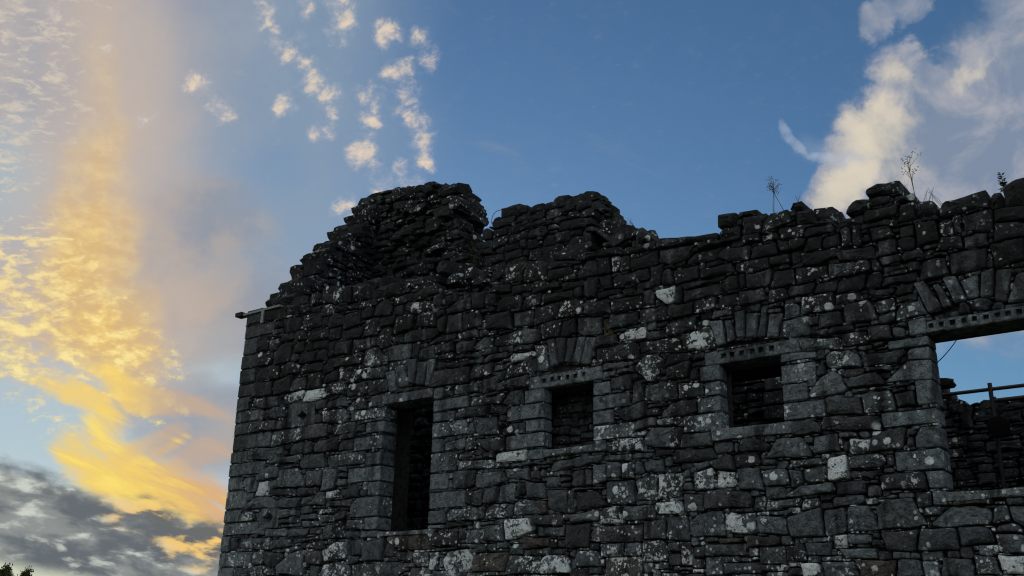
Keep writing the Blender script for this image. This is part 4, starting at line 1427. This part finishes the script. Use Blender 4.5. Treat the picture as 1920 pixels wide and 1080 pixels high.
def px_block(xa, ya, xb, yb, th, Y, dep=.16, name='jamb_stone', rough=.1, tone=.6):
    """a block whose middle line runs between two places, th pixels thick"""
    p, q = on_y(xa, ya, Y), on_y(xb, yb, Y)
    c = (p + q) / 2
    ax = (q - p) / 2
    up = Vector((-ax.z, 0, ax.x)).normalized() * (th * .5 * (c - CAM).length / FPX)
    V, F = block_geo(c, ax, Vector((0, dep, 0)), up, rough)
    if ax.cross(Vector((0, dep, 0))).dot(up) < 0:
        F = [f[::-1] for f in F]
    mesh_obj(name, V, F, M_STONE, chim, (.1, tone, .05, .3), R(30))


for xa, ya, xb, yb, th in ((1106, 404, 1122, 402, 14), (1104, 421, 1118, 418, 12), (1104, 450, 1116, 447, 17), (1104, 465, 1117, 462, 13), (1117, 392, 1128, 389, 17)):
    px_block(xa, ya, xb, yb, th, SY - .08)
px_block(1106, 434, 1128, 434, 9, SY - .12)
px_block(1124, 433, 1156, 458, 8, SY - .12)
px_block(1138, 464, 1156, 461, 7, SY - .1)
for k in range(16):
    t = rnd()
    x, y = 1142 + 82 * t, 424 + 30 * t
    u, v = spi_uv(x, y + uni(-4, 22))
    s_ = uni(.1, .2)
    V, F = block_geo(Vector((u, SY - uni(0, .12), v)), Vector((s_, 0, uni(-.05, .05))), Vector((0, .16, 0)), Vector((uni(-.03, .03), 0, s_ * uni(.5, .8))), .18)
    mesh_obj('broken_stone', V, F, M_STONE, chim, sv_for('S', random.choice([0, .15, .3]), 0), R(26))
edge_blocks(chim, [Vector((p[0], SY + .02, p[1] - .09)) for p in c_top[9:20]], Vector((0, .68, 0)), (.25, .45), lean=.8, tonek=.7, rough=.1)

# rubble left lying along the head of the front wall
for n_, (xa, ya, xb, yb, dy) in ((15, (840, 520, 928, 556, 26)), (12, (560, 572, 690, 545, 8)), (14, (690, 545, 840, 535, 10)), (6, (930, 520, 1080, 478, 6)), (5, (1525, 416, 1566, 420, 4))):
    for k in range(n_):
        t = (k + rnd()) / n_
        Y = uni(.25, .85)
        p = on_y(xa + (xb - xa) * t, ya + (yb - ya) * t - uni(0, dy), Y)
        s = uni(.09, .2)
        a = uni(0, 6.3)
        V, F = block_geo(p, Vector((math.cos(a), math.sin(a), uni(-.2, .2))) * s, Vector((-math.sin(a), math.cos(a), uni(-.2, .2))) * s * uni(.6, .9), Vector((uni(-.2, .2), uni(-.2, .2), 1)) * s * uni(.4, .75), .17)
        mesh_obj('loose_stone', V, F, M_STONE, front, sv_for('S', random.choice([0, .1, .3]), 0), R(26))

# ------------------------------------------------------------------ rear wall, added shade slab, walkway
rear = part('rear_wall')
RY = 6.0


def REA(u, v, w):
    return Vector((u, RY - w, v))


def rea_uv(x, y):
    p = on_y(x, y, RY)
    return (p.x, p.z)


r_px = [(1755, 728), (1768, 730), (1780, 735), (1783, 749), (1806, 756), (1816, 764), (1832, 757), (1842, 761), (1856, 754), (1885, 752), (1925, 748), (2000, 742)]
r_top = [rea_uv(x, y) for x, y in r_px]
rl = r_top[0][0]
rregion = [(-15, 0), (3, 0), (3, 6.2)] + r_top[::-1] + [(rl - .12, r_top[0][1]), (rl - .16, 7.1), (-15, 7.3)]
h1, h2 = rea_uv(1425, 683), rea_uv(1916, 905)
holes = [(h1[0] - .07, h1[1] - .05, h1[0] + .07, h1[1] + .05), (h2[0] - .08, h2[1] - .05, h2[0] + .08, h2[1] + .05)]
vis = [(-9.6, 3.6), (-1.6, 3.6), (-1.6, 6.05)] + r_top[::-1][1:] + [(rl - .12, r_top[0][1]), (rl - .16, 7.0), (-9.6, 7.0)]
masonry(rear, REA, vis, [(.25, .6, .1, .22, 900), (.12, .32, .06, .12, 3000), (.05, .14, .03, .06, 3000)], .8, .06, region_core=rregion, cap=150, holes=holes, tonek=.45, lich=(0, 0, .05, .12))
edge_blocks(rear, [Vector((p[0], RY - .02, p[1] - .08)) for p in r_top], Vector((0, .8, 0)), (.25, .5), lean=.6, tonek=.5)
# dressed stones of an inner doorway, seen through the third window
for k in range(4):
    yt, yb = 682 + k * 27, 707 + k * 27
    a, b = rea_uv(1437, (yt + yb) / 2), rea_uv(1472, (yt + yb) / 2)
    z1, z0 = rea_uv(1452, yt)[1], rea_uv(1452, yb)[1]
    V, F = stone_geo([(a[0], z0 + .01), (b[0], z0 + .01), (b[0], z1), (a[0], z1)], REA, .12, .1, .015, .006, .02, .012, .003, .3)
    mesh_obj('jamb_stone', V, F, M_STONE, rear, (.1, .4, 0, .8), R(35))
V, F = box_geo((-14.9, 3.4, 6.3), (-4.75, 5.2, 6.55))  # unseen slab added to darken the rooms behind the windows
mesh_obj('shade_slab', V, F, M_CORE, ruin)
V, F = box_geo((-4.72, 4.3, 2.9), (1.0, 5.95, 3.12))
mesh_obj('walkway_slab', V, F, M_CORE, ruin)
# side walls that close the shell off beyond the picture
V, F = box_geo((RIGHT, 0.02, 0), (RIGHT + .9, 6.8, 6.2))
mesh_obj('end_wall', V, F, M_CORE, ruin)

# ------------------------------------------------------------------ small things
def tube_geo(pts, r, n=6):
    V, F = [], []
    m = len(pts)
    rr = r if isinstance(r, (list, tuple)) else [r] * m
    for i, p in enumerate(pts):
        d = (pts[min(i + 1, m - 1)] - pts[max(i - 1, 0)]).normalized()
        a = d.cross(Vector((0.31, 0.2, 0.93)))
        if a.length < .1:
            a = d.cross(Vector((1, 0, 0)))
        a.normalize()
        b = d.cross(a)
        for k in range(n):
            t = 2 * math.pi * k / n
            V.append(p + (a * math.cos(t) + b * math.sin(t)) * rr[i])
    for i in range(m - 1):
        for k in range(n):
            F.append((i * n + k, i * n + (k + 1) % n, (i + 1) * n + (k + 1) % n, (i + 1) * n + k))
    F.append(tuple(range(n))[::-1])
    F.append(tuple((m - 1) * n + k for k in range(n)))
    return V, F


# railing and round fitting seen through the big window
YR = 5.2
ra, rb = on_y(1772, 737, YR), on_y(1925, 725, YR)
zr = (ra.z + rb.z) / 2
rail = empty('safety_railing', (ra.x, YR, 3.12), label='black iron safety railing inside the ruin, seen through the large open window', cat='railing')
V, F = tube_geo([Vector((ra.x - .5, YR, zr)), Vector((.8, YR, zr))], .032, 8)
mesh_obj('top_rail', V, F, M_IRON, rail, smooth=R(50))
pp = on_y(1856, 719, YR)
z2 = on_y(1895, 748, YR).z
V, F = tube_geo([Vector((pp.x, YR, z2)), Vector((.8, YR, z2))], .038, 8)
mesh_obj('lower_rail', V, F, M_IRON, rail, smooth=R(50))
for k in range(4):
    x = pp.x + (k - 0) * 1.25
    V, F = tube_geo([Vector((x, YR - .02, 3.12)), Vector((x, YR - .02, pp.z))], .036, 8)
    mesh_obj('post', V, F, M_IRON, rail, smooth=R(50))
st_ = on_y(1864, 745, YR)
V, F = tube_geo([Vector((st_.x, YR, z2 - .12)), Vector((st_.x, YR, z2 + .06))], .03, 8)
mesh_obj('clamp', V, F, M_IRON, rail, smooth=R(50))
dc = on_y(1872, 800, YR - .18)
lamp = empty('round_lamp', dc, label='round black lamp fitting hung on the railing post', cat='lamp')
prof = [(.0, .04), (.13, .04), (.165, .025), (.17, -.03), (.13, -.08), (.05, -.11), (0, -.11)]
V, F = [], []
for r_, w_ in prof:
    for k in range(20):
        t = 2 * math.pi * k / 20
        V.append(dc + Vector((math.cos(t) * r_, -w_, math.sin(t) * r_)))
for i in range(len(prof) - 1):
    for k in range(20):
        F.append((i * 20 + k, (i + 1) * 20 + k, (i + 1) * 20 + (k + 1) % 20, i * 20 + (k + 1) % 20))
mesh_obj('casing', V, F, M_LAMP, lamp, smooth=R(40))
V, F = tube_geo([dc + Vector((0, .12, 0)), Vector((pp.x, YR - .06, dc.z + .05))], .02, 6)
mesh_obj('bracket', V, F, M_IRON, lamp, smooth=R(50))
# stub of timber left in the jamb of the big window
c = on_y(1755, 720, .75)
V, F = block_geo(c, Vector((.2, .02, -.01)), Vector((0, .12, 0)), Vector((0, 0, .05)), .12)
mesh_obj('timber_stub', V, F, M_TIMBER, empty('beam_stub', c, label='short broken dark beam stub poking into the large open window', cat='beam'), smooth=R(30))
# loose wires
w0, w1, w2 = on_y(1797, 632, .9), on_y(1775, 668, .9), on_y(1738, 696, .9)
V, F = tube_geo([w0.lerp(w1, t) * (1 - t) + w1.lerp(w2, t) * t for t in [i / 10 for i in range(11)]], .006, 5)
mesh_obj('hanging_wire', V, F, M_WIRE, label='thin wire hanging in the corner of the large open window', cat='wire')
wp = [on_y(x, y, SY + .1) for x, y in ((948, 394), (941, 393), (931, 396), (925, 402), (922, 411), (922, 421))]
V, F = tube_geo(wp, .007, 5)
mesh_obj('wire_loop', V, F, M_WIRE, label='thin wire looping off the stepped left edge of the chimney fragment', cat='wire')

# lead strip and strap on the far corner of the wall head
ca, cb = on_y(457, 590, -.04), on_y(525, 573.5, -.04)
cz = (ca.z + cb.z) / 2
cap = empty('capping_strip', (ca.x, 0, cz), label='grey metal strip with a short strap capping the outer corner of the wall', cat='metal strip')
V, F = box_geo((ca.x, -.05, cz - .018), (cb.x, .7, cz + .022))
mesh_obj('strip', V, F, M_LEAD, cap)
sa = on_y(493, 592, -.04)
V, F = box_geo((sa.x - .035, -.062, cz - .27), (sa.x + .035, -.03, cz - .02))
mesh_obj('strap', V, F, M_LEAD, cap)
e0 = on_y(455, 590, .02)
V, F = box_geo((e0.x - .13, -.06, e0.z - .05), (e0.x + .06, .1, e0.z + .03))
mesh_obj('end_block', V, F, M_TIMBER, cap, smooth=R(30))


# weeds and tufts
def weed(x, y, Y, h, n, style, label, name='weed', mat=M_WEED, lean=.25, spread=.08):
    base = on_y(x, y, Y)
    root = empty(name, base, label=label, cat='plant')
    B1, B2 = Bag(), Bag()
    for k in range(n):
        a = uni(0, 6.28)
        tip = base + Vector((math.cos(a) * h * lean * uni(.3, 1), math.sin(a) * h * lean * .5, h * uni(.6, 1)))
        b0 = base + Vector((uni(-spread, spread), uni(-spread, spread) * .5, -.05))
        mid = (b0 + tip) / 2 + Vector((uni(-.03, .03), 0, h * .06))
        pts = [b0, (b0 + mid) / 2 + Vector((uni(-.01, .01), 0, 0)), mid, (mid + tip) / 2, tip]
        V, F = tube_geo(pts, [.0045, .004, .0035, .003, .0015] if style != 'grass' else [.003, .003, .0025, .002, .001], 4)
        B1.add(V, F)
        if style == 'leafy':
            for q in range(14):
                t = uni(.15, 1)
                p = b0.lerp(tip, t)
                a2 = uni(0, 6.28)
                d = Vector((math.cos(a2), math.sin(a2), uni(-.1, .7))).normalized() * uni(.04, .075)
                s_ = d.cross(Vector((0, 0, 1))).normalized() * uni(.012, .022)
                B2.add([p, p + d * .5 + s_, p + d, p + d * .5 - s_], [(0, 1, 2, 3)])
        elif style == 'umbel':
            for q in range(7):
                p = b0.lerp(tip, uni(.55, .95))
                d = Vector((uni(-1, 1), uni(-.6, .6), uni(.5, 1.2))).normalized() * h * uni(.15, .34)
                V, F = tube_geo([p, p + d * .5, p + d], [.0028, .0022, .0015], 4)
                B1.add(V, F)
                for z in range(4):
                    e = p + d + Vector((uni(-.03, .03), uni(-.03, .03), uni(-.02, .03)))
                    B2.add([e + Vector((-.008, 0, 0)), e + Vector((0, 0, -.008)), e + Vector((.008, .003, 0)), e + Vector((0, .003, .008))], [(0, 1, 2, 3)])
    mesh_obj('stems', B1.v, B1.f, mat, root)
    if B2.v:
        mesh_obj('leaves' if style == 'leafy' else 'seed_heads', B2.v, B2.f, mat, root, kind='stuff')
    return root


weed(886, 500, 1.6, .5, 6, 'leafy', 'leafy green weed growing in the notch between the two broken chimney walls')
weed(897, 505, 1.8, .36, 4, 'leafy', 'smaller weed at the foot of the stepped chimney fragment')
weed(1146, 412, 2.75, .3, 5, 'leafy', 'dark leafy weed beside the torn right edge of the chimney fragment')
weed(1182, 434, 2.8, .3, 12, 'grass', 'tuft of fine grass on the rubble slope beside the pointed stone', 'grass_tuft', M_DRY, .3, .18)
weed(1459, 391, .4, .42, 3, 'umbel', 'dry branching weed on the wall head above the third window', mat=M_DRY)
weed(1716, 385, .4, .62, 2, 'umbel', 'tall dry seed stalk on the wall head next to the highest stone', 'seed_stalk', M_DRY, .12, .05)
weed(1700, 364, .5, .22, 4, 'grass', 'few short grass blades right behind the highest stone', 'grass_tuft', M_DRY, .2, .06)
weed(1750, 392, .35, .34, 9, 'grass', 'thin grass blades in front of the long sloping capstone', 'grass_tuft', M_DRY, .22, .16)
weed(1884, 366, .4, .3, 4, 'leafy', 'small dark weed on the wall head close to the frame edge', lean=.12, spread=.03)
weed(1495, 380, .5, .2, 3, 'grass', 'two or three bent grass blades on the wall head left of the sky gap', 'grass_tuft', M_DRY, .4, .05)
weed(1141, 624, -.02, .2, 26, 'grass', 'brown dry grass tuft growing out of a joint above the second window', 'grass_tuft', M_DRY, .5, .09)
weed(984, 500, -.02, .08, 18, 'grass', 'small cushion of withered moss on the wall head left of the middle', 'moss_tuft', M_DRY, .6, .1)


# two tree tops far off at the lower left
def tree(x, y, dist, crown_r, label, seed):
    random.seed(seed)
    d = ray(x, y).normalized()
    hd = math.hypot(d.x, d.y)
    topz = CAM.z + d.z / hd * dist
    base = Vector((CAM.x + d.x / hd * dist, CAM.y + d.y / hd * dist, 0.0))
    root = empty('tree', base, label=label, cat='tree', group='trees beyond the ruin')
    B = Bag()
    h = topz
    V, F = tube_geo([base + Vector((uni(-.1, .1), 0, h * t)) for t in (0, .2, .45, .7, .9)], [.24, .19, .14, .08, .03], 8)
    B.add(V, F)
    tips = []
    for k in range(46):
        t = 1 - rnd() ** 1.3 * .62
        p = base + Vector((0, 0, h * min(.9, t - .06)))
        a = uni(0, 6.28)
        L = crown_r * (.12 + .88 * min(1, (1 - t) / .3)) * uni(.5, 1.0)
        q = base + Vector((math.cos(a) * L, math.sin(a) * L, h * t - uni(0, .12)))
        V, F = tube_geo([p, (p + q) / 2 + Vector((0, 0, .06)), q], [.03, .02, .006], 4)
        B.add(V, F)
        tips += [(p, q)]
    mesh_obj('trunk', B.v, B.f, M_BARK, root)
    Lf = Bag()
    for p, q in tips:
        for k in range(70):
            c_ = p.lerp(q, uni(.25, 1.08)) + Vector((random.gauss(0, .07), random.gauss(0, .07), random.gauss(0, .07)))
            a = ((q - p).normalized() + Vector((uni(-1, 1), uni(-1, 1), uni(-.6, 1)))).normalized() * uni(.045, .085)
            b = a.cross(Vector((uni(-1, 1), uni(-1, 1), uni(-1, 1)))).normalized() * uni(.016, .03)
            Lf.add([c_ - a, c_ + b, c_ + a, c_ - b], [(0, 1, 2, 3)])
    mesh_obj('crown', Lf.v, Lf.f, M_LEAF, root)


tree(13, 1057, 46, .85, 'dark leafy tree top at the lower corner below the grey clouds', 5)
tree(52, 1064, 50, .6, 'smaller tree top beside the larger one below the grey clouds', 8)
